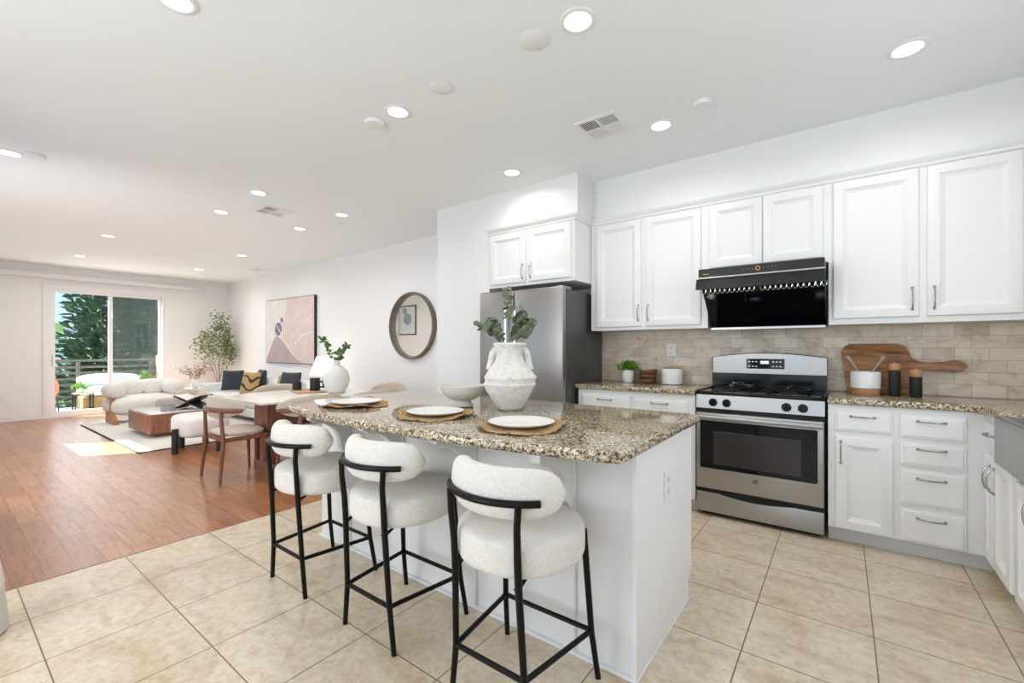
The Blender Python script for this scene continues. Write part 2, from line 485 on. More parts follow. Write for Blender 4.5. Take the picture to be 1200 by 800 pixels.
# ---------------------------------------------------------------- mesh builder
class MB:
    def __init__(s):
        s.v = []
        s.f = []
        s.m = []
        s.k = 0

    def face(s, idx):
        s.f.append(idx)
        s.m.append(s.k)

    def box(s, x0, x1, y0, y1, z0, z1, b=0.0):
        if x0 > x1: x0, x1 = x1, x0
        if y0 > y1: y0, y1 = y1, y0
        if z0 > z1: z0, z1 = z1, z0
        if b <= 0:
            o = len(s.v)
            for z in (z0, z1):
                s.v += [(x0, y0, z), (x1, y0, z), (x1, y1, z), (x0, y1, z)]
            for q in ((3, 2, 1, 0), (4, 5, 6, 7), (0, 1, 5, 4), (1, 2, 6, 5), (2, 3, 7, 6), (3, 0, 4, 7)):
                s.face([o + i for i in q])
            return s
        b = min(b, (x1 - x0) / 2.01, (y1 - y0) / 2.01, (z1 - z0) / 2.01)
        # rounded box by bmesh bevel
        bm = bmesh.new()
        vs = [bm.verts.new(c) for z in (z0, z1) for c in ((x0, y0, z), (x1, y0, z), (x1, y1, z), (x0, y1, z))]
        for q in ((3, 2, 1, 0), (4, 5, 6, 7), (0, 1, 5, 4), (1, 2, 6, 5), (2, 3, 7, 6), (3, 0, 4, 7)):
            bm.faces.new([vs[i] for i in q])
        bmesh.ops.bevel(bm, geom=bm.edges[:], offset=b, segments=1 if b < 0.006 else 3, affect='EDGES', profile=0.5)
        s.take(bm)
        return s

    def take(s, bm):
        bm.verts.index_update()
        o = len(s.v)
        s.v += [tuple(v.co) for v in bm.verts]
        for f in bm.faces:
            s.face([o + v.index for v in f.verts])
        bm.free()

    def rings(s, rings, close=True, cap0=True, cap1=True):
        n = len(rings[0])
        o = len(s.v)
        for r in rings:
            s.v += [tuple(p) for p in r]
        for i in range(len(rings) - 1):
            for j in range(n if close else n - 1):
                k = (j + 1) % n
                s.face([o + i * n + j, o + i * n + k, o + (i + 1) * n + k, o + (i + 1) * n + j])
        if cap0:
            s.face([o + j for j in range(n)][::-1])
        if cap1:
            s.face([o + (len(rings) - 1) * n + j for j in range(n)])
        return s

    def tube(s, pts, r, n=10, closed=False, flat=None):
        pts = [Vector(p) for p in pts]
        N = len(pts)
        rr = r if isinstance(r, (list, tuple)) else [r] * N
        rings = []
        up = None
        for i in range(N):
            if closed:
                d = (pts[(i + 1) % N] - pts[i - 1]).normalized()
            else:
                d = (pts[min(i + 1, N - 1)] - pts[max(i - 1, 0)]).normalized()
            if up is None:
                up = Vector((0, 0, 1)) if abs(d.z) < 0.9 else Vector((1, 0, 0))
            a = d.cross(up)
            if a.length < 1e-5:
                a = d.orthogonal()
            a.normalize()
            b = a.cross(d).normalized()
            up = b
            rings.append([pts[i] + rr[i] * (math.cos(q) * a + math.sin(q) * b * (flat or 1)) for q in [2 * PI * k / n for k in range(n)]])
        if closed:
            rings.append(rings[0])
            s.rings(rings, cap0=False, cap1=False)
        else:
            s.rings([list(q) for q in rings][::-1])
        return s

    def lathe(s, prof, c=(0, 0, 0), n=32, sx=1, sy=1, rot=None, wob=None, hole=False):
        rings = []
        for (r, z) in prof:
            ring = []
            for k in range(n):
                a = 2 * PI * k / n
                f = 1 + (wob(a, z) if wob else 0)
                ring.append(Vector((r * f * sx * math.cos(a), r * f * sy * math.sin(a), z)))
            if rot:
                ring = [rot @ q for q in ring]
            rings.append([q + Vector(c) for q in ring])
        if hole:
            s.rings(rings + [rings[0]], cap0=False, cap1=False)
        else:
            s.rings(rings)
        return s

    def slab(s, poly, z0, z1, b=0.0, steps=3):
        """horizontal slab from a counter-clockwise outline with eased edges"""
        n = len(poly)
        P = [Vector((q[0], q[1])) for q in poly]
        nrm = []
        for i in range(n):
            e1 = (P[i] - P[i - 1]).normalized()
            e2 = (P[(i + 1) % n] - P[i]).normalized()
            n1 = Vector((e1.y, -e1.x))
            n2 = Vector((e2.y, -e2.x))
            q = n1 + n2
            q = q / max(0.3, q.dot(n1)) if q.length > 1e-6 else n1
            nrm.append(q)

        def ring(inset, z):
            return [(P[i].x - nrm[i].x * inset, P[i].y - nrm[i].y * inset, z) for i in range(n)]
        R = []
        if b > 0:
            for k in range(steps + 1):
                a = PI / 2 * k / steps
                R.append(ring(b * (1 - math.sin(a)), z0 + b * (1 - math.cos(a))))
            for k in range(steps + 1):
                a = PI / 2 * k / steps
                R.append(ring(b * (1 - math.cos(a)), z1 - b * (1 - math.sin(a))))
        else:
            R = [ring(0, z0), ring(0, z1)]
        s.rings(R)
        return s

    def prism(s, poly, a0, a1, axis='x'):
        def pt(u, v, w_):
            return {'x': (w_, u, v), 'y': (u, w_, v), 'z': (u, v, w_)}[axis]
        s.rings([[pt(u, v, a0) for u, v in poly], [pt(u, v, a1) for u, v in poly]])
        return s

    def loft(s, secs, n=24, e=2.6):
        """secs: (centre, u axis, v axis, half u, half v) superellipse sections"""
        rings = []
        for c, u, v, hu, hv in secs:
            c, u, v = Vector(c), Vector(u), Vector(v)
            ring = []
            for k in range(n):
                a = 2 * PI * k / n
                ca, sa = math.cos(a), math.sin(a)
                ring.append(c + u * hu * math.copysign(abs(ca) ** (2 / e), ca) + v * hv * math.copysign(abs(sa) ** (2 / e), sa))
            rings.append(ring)
        s.rings(rings)
        return s

    def super(s, c, hx, hy, hz, e1=2.5, e2=2.5, n=28, mrows=14, rot=None):
        """superellipsoid: e1 vertical roundness, e2 plan roundness"""
        rings = []
        for i in range(mrows + 1):
            ph = -PI / 2 + PI * i / mrows
            cp = max(1e-4, math.cos(ph)) ** (2 / e1)
            sp_ = math.copysign(abs(math.sin(ph)) ** (2 / e1), math.sin(ph))
            ring = []
            for k in range(n):
                a = 2 * PI * k / n
                ca, sa = math.cos(a), math.sin(a)
                q = Vector((hx * cp * math.copysign(abs(ca) ** (2 / e2), ca), hy * cp * math.copysign(abs(sa) ** (2 / e2), sa), hz * sp_))
                if rot:
                    q = rot @ q
                ring.append(q + Vector(c))
            rings.append(ring)
        s.rings(rings)
        return s

    def leaf(s, base, d, length, width, up=None, fold=0.15):
        base = Vector(base)
        d = Vector(d).normalized()
        up = Vector(up) if up else Vector((random.uniform(-1, 1), random.uniform(-1, 1), random.uniform(0.2, 1)))
        a = d.cross(up)
        if a.length < 1e-4:
            a = d.orthogonal()
        a.normalize()
        nn = a.cross(d).normalized()
        o = len(s.v)
        s.v += [tuple(base), tuple(base + d * length * .3 + a * width * .42 + nn * fold * width), tuple(base + d * length * .68 + a * width * .42 + nn * fold * width), tuple(base + d * length),
                tuple(base + d * length * .68 - a * width * .42 + nn * fold * width), tuple(base + d * length * .3 - a * width * .42 + nn * fold * width), tuple(base + d * length * .5)]
        for q in ((0, 1, 6), (1, 2, 6), (2, 3, 6), (3, 4, 6), (4, 5, 6), (5, 0, 6)):
            s.face([o + i for i in q])
        return s

    def disc_leaf(s, c, nrm, r, n=9):
        c = Vector(c)
        nrm = Vector(nrm).normalized()
        a = nrm.orthogonal().normalized()
        b = nrm.cross(a)
        o = len(s.v)
        s.v.append(tuple(c + nrm * r * 0.12))
        for k in range(n):
            q = 2 * PI * k / n
            s.v.append(tuple(c + r * (math.cos(q) * a * 1.12 + math.sin(q) * b * .92)))
        for k in range(n):
            s.face([o, o + 1 + k, o + 1 + (k + 1) % n])
        return s


def link(name, mb, mats, parent=None, W=False, angle=35, **props):
    if not isinstance(mats, (list, tuple)):
        mats = [mats]
    me = bpy.data.meshes.new(name)
    off = Vector((0, 0, 0))
    if W and parent is not None:
        q = parent
        while q is not None:
            off += q.location
            q = q.parent
    me.from_pydata([(v[0] - off[0], v[1] - off[1], v[2] - off[2]) for v in mb.v], [], mb.f)
    for m_ in mats:
        me.materials.append(M[m_] if isinstance(m_, str) else m_)
    if any(mb.m):
        me.polygons.foreach_set('material_index', mb.m)
    me.validate()
    bm = bmesh.new()
    bm.from_mesh(me)
    bmesh.ops.remove_doubles(bm, verts=bm.verts[:], dist=1e-6)
    if not props.pop('raw', False):
        bmesh.ops.recalc_face_normals(bm, faces=bm.faces[:])
    bm.to_mesh(me)
    bm.free()
    me.shade_smooth()
    me.set_sharp_from_angle(angle=math.radians(angle))
    o = bpy.data.objects.new(name, me)
    C.objects.link(o)
    if parent is not None:
        o.parent = parent
    for k, v in props.items():
        o[k] = v
    return o


def thing(name, label, cat, loc=(0, 0, 0), rz=0.0, group=None):
    o = bpy.data.objects.new(name, None)
    o.empty_display_size = 0.1
    C.objects.link(o)
    o.location = loc
    o.rotation_euler = (0, 0, rz)
    o['label'] = label
    o['category'] = cat
    if group:
        o['group'] = group
    return o


def single(name, mb, mats, label, cat, loc, group=None, angle=35, raw=False):
    """a thing that is one mesh; the mesh is given in world coordinates and moved to its base point"""
    L = Vector(loc)
    mb.v = [(v[0] - L.x, v[1] - L.y, v[2] - L.z) for v in mb.v]
    o = link(name, mb, mats, angle=angle, raw=raw)
    o.location = loc
    o['label'] = label
    o['category'] = cat
    if group:
        o['group'] = group
    return o


def struct(name, mb, mats, parent=None, angle=35):
    return link(name, mb, mats, parent=parent, angle=angle, kind='structure')


def dup(root, loc, rz, label, group=None):
    def rec(o, parent):
        c_ = o.copy()
        C.objects.link(c_)
        c_.parent = parent
        for ch in o.children:
            rec(ch, c_)
        return c_
    r = rec(root, None)
    r.location = loc
    r.rotation_euler = (0, 0, rz)
    r['label'] = label
    if group:
        r['group'] = group
    return r


# ================================================================= THE ROOM
XF = -11.6        # far wall
YM = 4.30         # wall with mirror and painting
YK = 4.21         # wall behind the range
XR = 1.28         # wall behind the sink
YB = -1.6         # wall behind the camera
YL = -0.4         # living room left wall
XB = -3.53        # seam between hardwood and tile


def zc(x):
    return 2.885 if x > -3.5 else 2.885 - 0.085 * (-3.5 - x) / 8.1


struct('floor_tile', MB().box(XB, XR + .15, YB - .15, YK + .15, -0.12, 0), 'tile')
struct('floor_wood', MB().box(XF - .02, XB, YL - .15, YM + .15, -0.12, 0.0), 'wood_floor')
struct('floor_hall', MB().box(-3.95, XB, YB - .15, YL - .15, -0.12, 0.0), 'wood_floor')
mb = MB()
mb.rings([[(x, YB - .15, zc(x)), (x, YM + .2, zc(x)), (x, YM + .2, zc(x) + .15), (x, YB - .15, zc(x) + .15)] for x in (XR + .2, -3.5, -4.05)])
struct('ceiling_kitchen', mb, 'ceiling')
mb = MB()
mb.rings([[(x, YL - .15, zc(x)), (x, YM + .2, zc(x)), (x, YM + .2, zc(x) + .15), (x, YL - .15, zc(x) + .15)] for x in (-4.05, XF - .2)])
struct('ceiling_living', mb, 'ceiling')
struct('wall_mirror', MB().box(XF, -3.76, YM, YM + .15, 0, 2.9), 'wall')
struct('wall_nook', MB().box(-3.76, -2.975, 3.57, YM + .15, 0, 2.885), 'wall')
struct('wall_range', MB().box(-2.975, XR + .15, YK, YK + .15, 0, 2.885), 'wall')
mb = MB().box(-1.925, XR, 3.885, YK, 2.50, 2.885)
struct('wall_soffit', mb, 'wall')
struct('wall_soffit_fridge', MB().box(-2.975, -1.925, 3.565, YK, 2.50, 2.885), 'wall')


def wall_with_holes(name, axis, c0, c1, a0, a1, z0, z1, holes, m_='wall'):
    """axis 'y': wall runs along y at x in c0..c1; axis 'x': runs along x at y in c0..c1"""
    mb = MB()
    def bx(a, b, zz0, zz1):
        if b - a < 1e-4 or zz1 - zz0 < 1e-4:
            return
        if axis == 'y':
            mb.box(c0, c1, a, b, zz0, zz1)
        else:
            mb.box(a, b, c0, c1, zz0, zz1)
    cur = a0
    for (h0, h1, hz0, hz1) in sorted(holes):
        bx(cur, h0, z0, z1)
        bx(h0, h1, z0, hz0)
        bx(h0, h1, hz1, z1)
        cur = h1
    bx(cur, a1, z0, z1)
    return struct(name, mb, m_)


wall_with_holes('wall_far', 'y', XF - .15, XF, YL - .15, YM + .15, 0, 2.9, [(1.36, 3.08, 0.0, 2.40)])
wall_with_holes('wall_right', 'y', XR, XR + .15, YB - .15, YK + .15, 0, 2.885, [(1.4, 2.7, 1.2, 2.3)])
wall_with_holes('wall_behind', 'x', YB - .15, YB, -3.9, XR + .15, 0, 2.885, [(-3.5, -1.4, 0.3, 2.5), (-1.15, 0.95, 0.3, 2.5)])
wall_with_holes('wall_left', 'x', YL - .15, YL, XF - .15, -3.9, 0, 2.9, [(-9.6, -8.4, 1.75, 2.6), (-6.6, -4.4, .4, 2.4)])
struct('wall_corner', MB().box(-4.05, -3.9, YB - .15, YL, 0, 2.885), 'wall')


def window(name, axis, c, a0, a1, z0, z1, mull=1):
    mb = MB()
    f = 0.05
    def bx(a, b, zz0, zz1, d=0.05):
        if axis == 'y':
            mb.box(c - d / 2, c + d / 2, a, b, zz0, zz1)
        else:
            mb.box(a, b, c - d / 2, c + d / 2, zz0, zz1)
    bx(a0, a1, z0, z0 + f)
    bx(a0, a1, z1 - f, z1)
    bx(a0, a0 + f, z0 + f, z1 - f)
    bx(a1 - f, a1, z0 + f, z1 - f)
    for k in range(mull):
        x = a0 + (a1 - a0) * (k + 1) / (mull + 1)
        bx(x - .02, x + .02, z0 + f, z1 - f)
    o = struct(name, mb, 'trim')
    g = MB()
    if axis == 'y':
        g.box(c - .003, c + .003, a0 + f, a1 - f, z0 + f, z1 - f)
    else:
        g.box(a0 + f, a1 - f, c - .003, c + .003, z0 + f, z1 - f)
    link('pane', g, 'glass', parent=o)
    return o


window('fill_window_1', 'x', YB - .10, -3.5, -1.4, .3, 2.5)  # unseen window added for soft frontal fill
window('fill_window_2', 'x', YB - .10, -1.15, 0.95, .3, 2.5)  # second unseen window, added for the same frontal fill
window('sun_patch_window', 'x', YL - .10, -9.6, -8.4, 1.75, 2.6, 0)  # small high window, unseen, added to shape the sun patch
window('living_fill_window', 'x', YL - .10, -6.6, -4.4, .4, 2.4)  # extra unseen window added to carry the living room fill
struct('sun_block_slab', MB().box(-7.9, 1.6, -4.2, YB - .16, 2.62, 2.75).box(-7.9, -4.06, YB - .16, YL - .16, 2.62, 2.75), 'trim')  # unseen slab added to keep the sun out of the fill windows
window('window_4', 'y', XR + .10, 1.4, 2.7, 1.2, 2.3)

# baseboards
struct('baseboard_far', MB().box(XF, XF + .016, YL, 1.285, 0, .11, .004).box(XF, XF + .016, 3.16, YM, 0, .11, .004), 'trim')
struct('baseboard_mirror', MB().box(XF, -3.76, YM - .016, YM, 0, .11, .004), 'trim')
struct('baseboard_nook', MB().box(-3.776, -3.76, 3.555, YM, 0, .11, .004).box(-3.776, -2.975, 3.554, 3.57, 0, .11, .004), 'trim')
struct('trim_1', MB().box(XB - .004, XB + .004, YL, 3.5, -.001, .0015), mat('seam', (0.22, 0.13, 0.08), 0.6))
# door casing and sliding door
struct('trim_2', MB().box(XF, XF + .02, 1.285, 1.365, 0, 2.385).box(XF, XF + .02, 3.075, 3.16, 0, 2.385).box(XF, XF + .02, 1.285, 3.16, 2.385, 2.455)
       .box(XF, XF + .035, 1.26, 3.185, 2.455, 2.475), 'trim')
d1 = struct('door_1', MB().box(XF - .12, XF - .0, 1.36, 1.395, 0, 2.40).box(XF - .12, XF - .0, 3.045, 3.08, 0, 2.40).box(XF - .12, XF, 1.395, 3.045, 2.365, 2.40).box(XF - .13, XF + .01, 1.395, 3.045, 0, .035), 'trim')
for (a, b, x) in ((1.395, 2.235, XF - .035), (2.205, 3.045, XF - .085)):
    mb = MB()
    fw = .05
    mb.box(x - .018, x + .018, a, a + fw, .035, 2.365).box(x - .018, x + .018, b - fw, b, .035, 2.365)
    mb.box(x - .018, x + .018, a + fw, b - fw, .035, .115).box(x - .018, x + .018, a + fw, b - fw, 2.32, 2.365)
    sash = link('sash', mb, 'trim', parent=d1)
    link('pane', MB().box(x - .003, x + .003, a + fw, b - fw, .115, 2.32), 'glass', parent=sash)
link('insect_screen', MB().box(XF - .112, XF - .110, 2.28, 3.0, .115, 2.32), 'screen', parent=d1)
link('handle', MB().box(XF - .02, XF + .015, 1.405, 1.425, .95, 1.15, .004), 'white_plastic', parent=d1)
mb = MB().box(XF, XF + .07, YL, 3.70, 2.56, 2.655, .006)
struct('trim_3', mb, 'trim')
# crown trims on the cabinets
def crown_run(pts, name, sgn=1):
    """profile swept along corners given as (x, y, nx, ny) outward directions"""
    prof = [(0, 2.455), (.012, 2.462), (.016, 2.478), (.034, 2.496), (.040, 2.512), (0.0, 2.512)]
    mb = MB()
    rings = []
    for (x, y, nx, ny) in pts:
        rings.append([(x + nx * d, y + ny * d, z) for d, z in prof])
    mb.rings(rings)
    return struct(name, mb, 'cabinet', angle=25)


crown_run([(-1.95, 3.88, 0, -1), (XR, 3.88, 0, -1)], 'trim_4')
crown_run([(-2.975, 3.56, 0, -1), (-1.95, 3.56, 1, -1), (-1.95, 3.88, 1, 0)], 'trim_5')
# backsplash
struct('wall_backsplash', MB().box(-1.975, XR - .01, YK - .01, YK, .955, 1.60).box(XR - .01, XR, 1.0, YK - .01, .955, 1.19), 'splash')

# ================================================================= BALCONY AND VIEW
struct('balcony_floor', MB().box(-13.7, XF - .13, -0.5, 5.2, -.15, -.03), 'deck')
struct('ground', MB().box(-70, -13.7, -40, 50, -3.6, -3.5), 'asphalt')
rl = thing('balcony_railing', 'dark brown balcony railing with horizontal bars beyond the sliding door', 'railing', (-13.4, 2.4, -.03))
mb = MB()
mb.box(-13.43, -13.37, 0.0, 3.42, .99, 1.04)
link('top_rail', mb, 'rail_metal', rl, W=True)
for i in range(7):
    z = .08 + i * .128
    link('bar', MB().box(-13.415, -13.385, 0.0, 3.42, z, z + .045), 'rail_metal', rl, W=True)
for y in (0.02, 1.02, 2.02, 3.30):
    link('post', MB().box(-13.43, -13.37, y - .03, y + .03, -.03, 1.0), 'rail_metal', rl, W=True)
single('cedar_post', MB().box(-13.30, -13.12, 3.36, 3.50, -.03, 1.11, .008), 'orange_wood', 'orange-brown square post at the right end of the balcony view', 'post', (-13.21, 3.43, -.03))

bs = thing('outdoor_sofa', 'pale blue cushioned sofa with honey base out on the balcony', 'sofa', (-12.75, 2.6, -.03))
link('base', MB().box(-13.05, -12.5, 1.95, 2.95, -.03, .28, .02), 'wicker', bs, W=True)
link('seat_cushion', MB().super((-12.75, 2.45, .38), .28, .5, .10, 5, 5), 'outdoor_cushion', bs, W=True)
link('back_cushion', MB().super((-12.98, 2.45, .60), .11, .52, .13, 3, 6), 'outdoor_cushion', bs, W=True)
st = thing('outdoor_side_table', 'small black square side table on the balcony', 'side table', (-12.35, 1.93, -.03))
link('top', MB().box(-12.5, -12.2, 1.78, 2.08, .36, .385, .004), 'tan_board', st, W=True)
for x in (-12.48, -12.22):
    for y in (1.80, 2.06):
        link('leg', MB().box(x - .012, x + .012, y - .012, y + .012, -.03, .36), 'black_metal', st, W=True)
for y in (1.80, 2.06):
    link('lower_bar', MB().box(-12.468, -12.232, y - .01, y + .01, -.03, -.01), 'black_metal', st, W=True)


def bushy(name, label, loc, r, h, pot_r, pot_h, pot_m, leaf_m, n=130, ls=.05, group=None, cat='potted plant'):
    o = thing(name, label, cat, loc, group=group)
    pr_ = [(pot_r * .8, 0), (pot_r, pot_h * .25), (pot_r, pot_h * .7), (pot_r * .92, pot_h), (pot_r * .8, pot_h), (pot_r * .78, pot_h * .85)]
    link('pot', MB().lathe(pr_, n=24, wob=(lambda a, z: .02 * math.sin(a * 12))), pot_m, o)
    f = MB()
    for k in range(n):
        a = random.uniform(0, 2 * PI)
        e = random.uniform(0.05, 1.5)
        d = Vector((math.cos(a) * math.cos(e), math.sin(a) * math.cos(e), math.sin(e)))
        q = random.uniform(.25, 1)
        f.leaf(Vector((0, 0, pot_h * .9)) + Vector((d.x * r * q, d.y * r * q, d.z * h * q)), d + Vector((0, 0, .3)), ls, ls * .55)
    link('foliage', f, leaf_m, o, raw=True)
    return o


bushy('potted_plant', 'round green plant on the balcony side table', (-12.37, 1.9, .386), .13, .14, .06, .06, 'outdoor_cushion', 'bright_leaf', 140, .05)
bushy('potted_plant', 'leafy green plant near the cedar post on the balcony', (-13.0, 3.05, -.03), .22, .28, .13, .50, 'stucco_white', 'bright_leaf', 220, .09)
mb = MB()
ch = thing('outdoor_chair', 'orange balcony chair at the left edge of the sliding door', 'chair', (-12.55, 1.45, -.03))
link('seat_shell', MB().super((-12.55, 1.42, .50), .26, .19, .24, 2.4, 2.4), 'terracotta', ch, W=True)
for sx_ in (-1, 1):
    for sy_ in (-1, 1):
        link('leg', MB().tube([(-12.55 + sx_ * .18, 1.42 + sy_ * .14, .34), (-12.55 + sx_ * .22, 1.42 + sy_ * .17, -.03)], .012, 8), 'black_metal', ch, W=True)


def evergreen(label, x, y, z0, h, r, n, m_, seed):
    random.seed(seed)
    o = thing('evergreen_tree', label, 'tree', (x, y, z0), group='evergreens beyond the balcony')
    link('trunk', MB().tube([(0, 0, 0), (0, 0, h * .9)], [.22, .05], 10), 'stem', o)
    f = MB()
    # dark inner mass of boughs, then sprays of leaves
    for k in range(n):
        a = random.uniform(0, 2 * PI)
        zt = random.random() ** .8
        rad = r * (1 - zt ** 2.2) * math.sqrt(random.uniform(.15, 1)) * (1 + .18 * math.sin(a * 5 + zt * 20))
        c = Vector((rad * math.cos(a), rad * math.sin(a), .8 + zt * (h - .8)))
        for j in range(3):
            d = Vector((math.cos(a) + random.uniform(-.7, .7), math.sin(a) + random.uniform(-.7, .7), random.uniform(-.2, 1.1)))
            f.leaf(c + Vector([random.uniform(-.15, .15) for _ in range(3)]), d, random.uniform(.22, .42), random.uniform(.09, .16))
    link('foliage', f, m_, o, raw=True)
    return o


evergreen('tall dark evergreen filling the left door pane', -20.5, 4.05, -3.5, 10.5, 1.35, 3000, 'tree_leaf', 3)
evergreen('tall evergreen seen through the right door pane', -20.0, 5.4, -3.5, 9.5, 1.4, 3000, 'tree_leaf2', 5)
evergreen('evergreen further right, mostly behind the door casing', -19.5, 7.6, -3.5, 9.0, 1.5, 1500, 'tree_leaf', 9)
evergreen('low evergreen crown behind the other trees', -23.5, 5.2, -3.5, 6.8, 2.4, 2200, 'tree_leaf', 11)
random.seed(21)
bl = thing('neighbouring_building', 'white and pale green building left of the trees outside', 'building', (-32, 3.3, -3.5))
link('wall', MB().box(-34, -30, 1.2, 3.95, -3.5, 1.6), 'stucco_white', bl, W=True)
link('upper_storey', MB().box(-33.8, -29.95, 1.2, 4.05, 1.7, 2.5), 'stucco_green', bl, W=True)
link('roof_edge', MB().box(-34.1, -29.8, 1.1, 4.02, 1.6, 1.7), 'stucco_white', bl, W=True)


# ================================================================= CABINETS
class Frame:
    """maps (u along the face, v up, d out of the face) to world"""
    def __init__(s, kind, plane):
        s.kind, s.p = kind, plane

    def __call__(s, u, v, d):
        if s.kind == 'y':
            return (u, s.p - d, v)       # faces -Y, u = x
        return (s.p - d, u, v)           # faces -X, u = y


def panel(fr, u0, u1, v0, v1, kind='door'):
    mb = MB()
    if kind == 'door':
        prof = [(0, 0), (0, .014), (.004, .020), (.010, .022), (.058, .022), (.064, .017), (.074, .013), (.086, .008)]
    else:
        prof = [(0, 0), (0, .011), (.004, .014), (.011, .015), (.013, .019), (.018, .021)]
    rings = []
    for i, d in prof:
        rings.append([fr(u0 + i, v0 + i, d), fr(u1 - i, v0 + i, d), fr(u1 - i, v1 - i, d), fr(u0 + i, v1 - i, d)])
    mb.rings(rings)
    return mb


def pull(fr, u, v, vertical=True, L=.14, base=.021):
    mb = MB()
    pts = []
    for k in range(13):
        q = k / 12
        s_ = (q - .5) * L
        d = base + .030 * (math.sin(PI * min(1, max(0, q * 1.0))) ** .35 if 0 < q < 1 else 0)
        pts.append(fr(u, v + s_, d) if vertical else fr(u + s_, v, d))
    mb.tube(pts, [.0065] + [.0048] * 11 + [.0065], 8)
    for e in (-.5, .5):
        c = fr(u, v + e * L, base) if vertical else fr(u + e * L, v, base)
        c2 = fr(u, v + e * L, base + .004) if vertical else fr(u + e * L, v, base + .004)
        mb.tube([c, c2], .009, 10)
    return mb


def add_front(fr, root, kind, u0, u1, v0, v1, hu=None, hv=None, vert=True, L=.14):
    o = link('door' if kind == 'door' else 'drawer', panel(fr, u0, u1, v0, v1, kind), 'cabinet', root, W=True, angle=20)
    if hu is not None:
        link('handle', pull(fr, hu, hv, vert, L, .022 if kind == 'door' else .021), 'nickel', o, W=True, label='satin nickel bar handle')
    return o


FU = Frame('y', 3.88)
cab = thing('wall_cabinet', 'white two-door wall cabinet between the fridge cabinet and the range hood', 'cabinet', (-1.41, 4.04, 1.45))
link('body', MB().box(-1.945, -.885, 3.88, YK - .011, 1.45, 2.46), 'cabinet', cab, W=True)
add_front(FU, cab, 'door', -1.885, -1.445, 1.478, 2.45, -1.468, 1.60)
add_front(FU, cab, 'door', -1.405, -.935, 1.478, 2.45, -1.378, 1.60)
cab = thing('wall_cabinet', 'short white two-door wall cabinet directly above the range hood', 'cabinet', (-.49, 4.04, 1.90))
link('body', MB().box(-.885, -.075, 3.88, YK, 1.90, 2.46), 'cabinet', cab, W=True)
add_front(FU, cab, 'door', -.868, -.490, 1.935, 2.45)
add_front(FU, cab, 'door', -.486, -.108, 1.935, 2.45)
cab = thing('wall_cabinet', 'white two-door wall cabinet right of the hood over the cutting board', 'cabinet', (.6, 4.04, 1.45))
link('body', MB().box(-.075, XR, 3.88, YK - .011, 1.45, 2.46), 'cabinet', cab, W=True)
add_front(FU, cab, 'door', -.050, .402, 1.488, 2.45, .368, 1.605)
add_front(FU, cab, 'door', .440, .855, 1.488, 2.45, .472, 1.605)
FF = Frame('y', 3.56)
cab = thing('wall_cabinet', 'deep white two-door cabinet mounted over the refrigerator', 'cabinet', (-2.46, 3.9, 1.9))
link('body', MB().box(-2.975, -1.95, 3.56, YK - .011, 1.905, 2.46), 'cabinet', cab, W=True)
add_front(FF, cab, 'door', -2.935, -2.490, 1.935, 2.445, -2.520, 2.04)
add_front(FF, cab, 'door', -2.455, -1.985, 1.935, 2.445, -2.425, 2.04)

FB = Frame('y', 3.61)
cab = thing('base_cabinet', 'white base cabinet between the refrigerator and the range', 'cabinet', (-1.43, 3.9, 0))
link('body', MB().box(-1.94, -.915, 3.61, YK - .012, .10, .915), 'cabinet', cab, W=True)
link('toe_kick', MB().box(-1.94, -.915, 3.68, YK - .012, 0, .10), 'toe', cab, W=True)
for (a, b) in ((-1.90, -1.445), (-1.412, -.965)):
    add_front(FB, cab, 'drawer', a, b, .74, .87, (a + b) / 2, .832, False, .13)
    add_front(FB, cab, 'door', a, b, .11, .71, (a if a < -1.5 else a) + (.41 if a < -1.5 else .035), .62)
cab = thing('base_cabinet', 'white base cabinet right of the range with one door and four-drawer stack', 'cabinet', (.3, 3.9, 0))
link('body', MB().box(-.072, .66, 3.61, YK - .012, .10, .915), 'cabinet', cab, W=True)
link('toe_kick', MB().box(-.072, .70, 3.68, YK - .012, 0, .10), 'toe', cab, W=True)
add_front(FB, cab, 'drawer', -.033, .253, .742, .874, .107, .842, False, .12)
add_front(FB, cab, 'door', -.033, .255, .104, .710, -.005, .604)
for (a, b) in ((.735, .875), (.568, .708), (.333, .545), (.106, .305)):
    add_front(FB, cab, 'drawer', .288, .577, a, b, .427, b - (.035 if b - a < .18 else .05), False, .12)
FR = Frame('x', .66)
cab = thing('sink_base_cabinet', 'white cabinet under the sink at the right edge with two tall doors', 'cabinet', (.96, 3.0, 0))
link('body', MB().box(.66, XR - .012, 2.30, 3.61, .10, .70).box(.66, XR - .012, 3.25, 3.61, .70, .915), 'cabinet', cab, W=True)
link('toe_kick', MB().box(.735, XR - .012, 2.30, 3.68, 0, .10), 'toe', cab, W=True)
add_front(FR, cab, 'drawer', 3.27, 3.565, .72, .872, 3.42, .815, False, .12)
add_front(FR, cab, 'door', 3.395, 3.565, .115, .695, 3.425, .585, True, .13)
add_front(FR, cab, 'door', 3.085, 3.385, .115, .695, 3.345, .585, True, .13)
add_front(FR, cab, 'door', 2.72, 3.02, .115, .67, 2.76, .585, True, .13)
cab = thing('base_cabinet', 'white base cabinet beyond the sink towards the camera', 'cabinet', (.96, 1.7, 0))
link('body', MB().box(.66, XR - .012, 1.0, 2.29, .10, .915), 'cabinet', cab, W=True)
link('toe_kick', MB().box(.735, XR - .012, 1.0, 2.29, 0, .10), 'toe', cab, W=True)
for a in (1.03, 1.46, 1.88):
    add_front(FR, cab, 'drawer', a, a + .38, .74, .87, a + .19, .81, False, .12)
    add_front(FR, cab, 'door', a, a + .38, .11, .71, a + .34, .6)

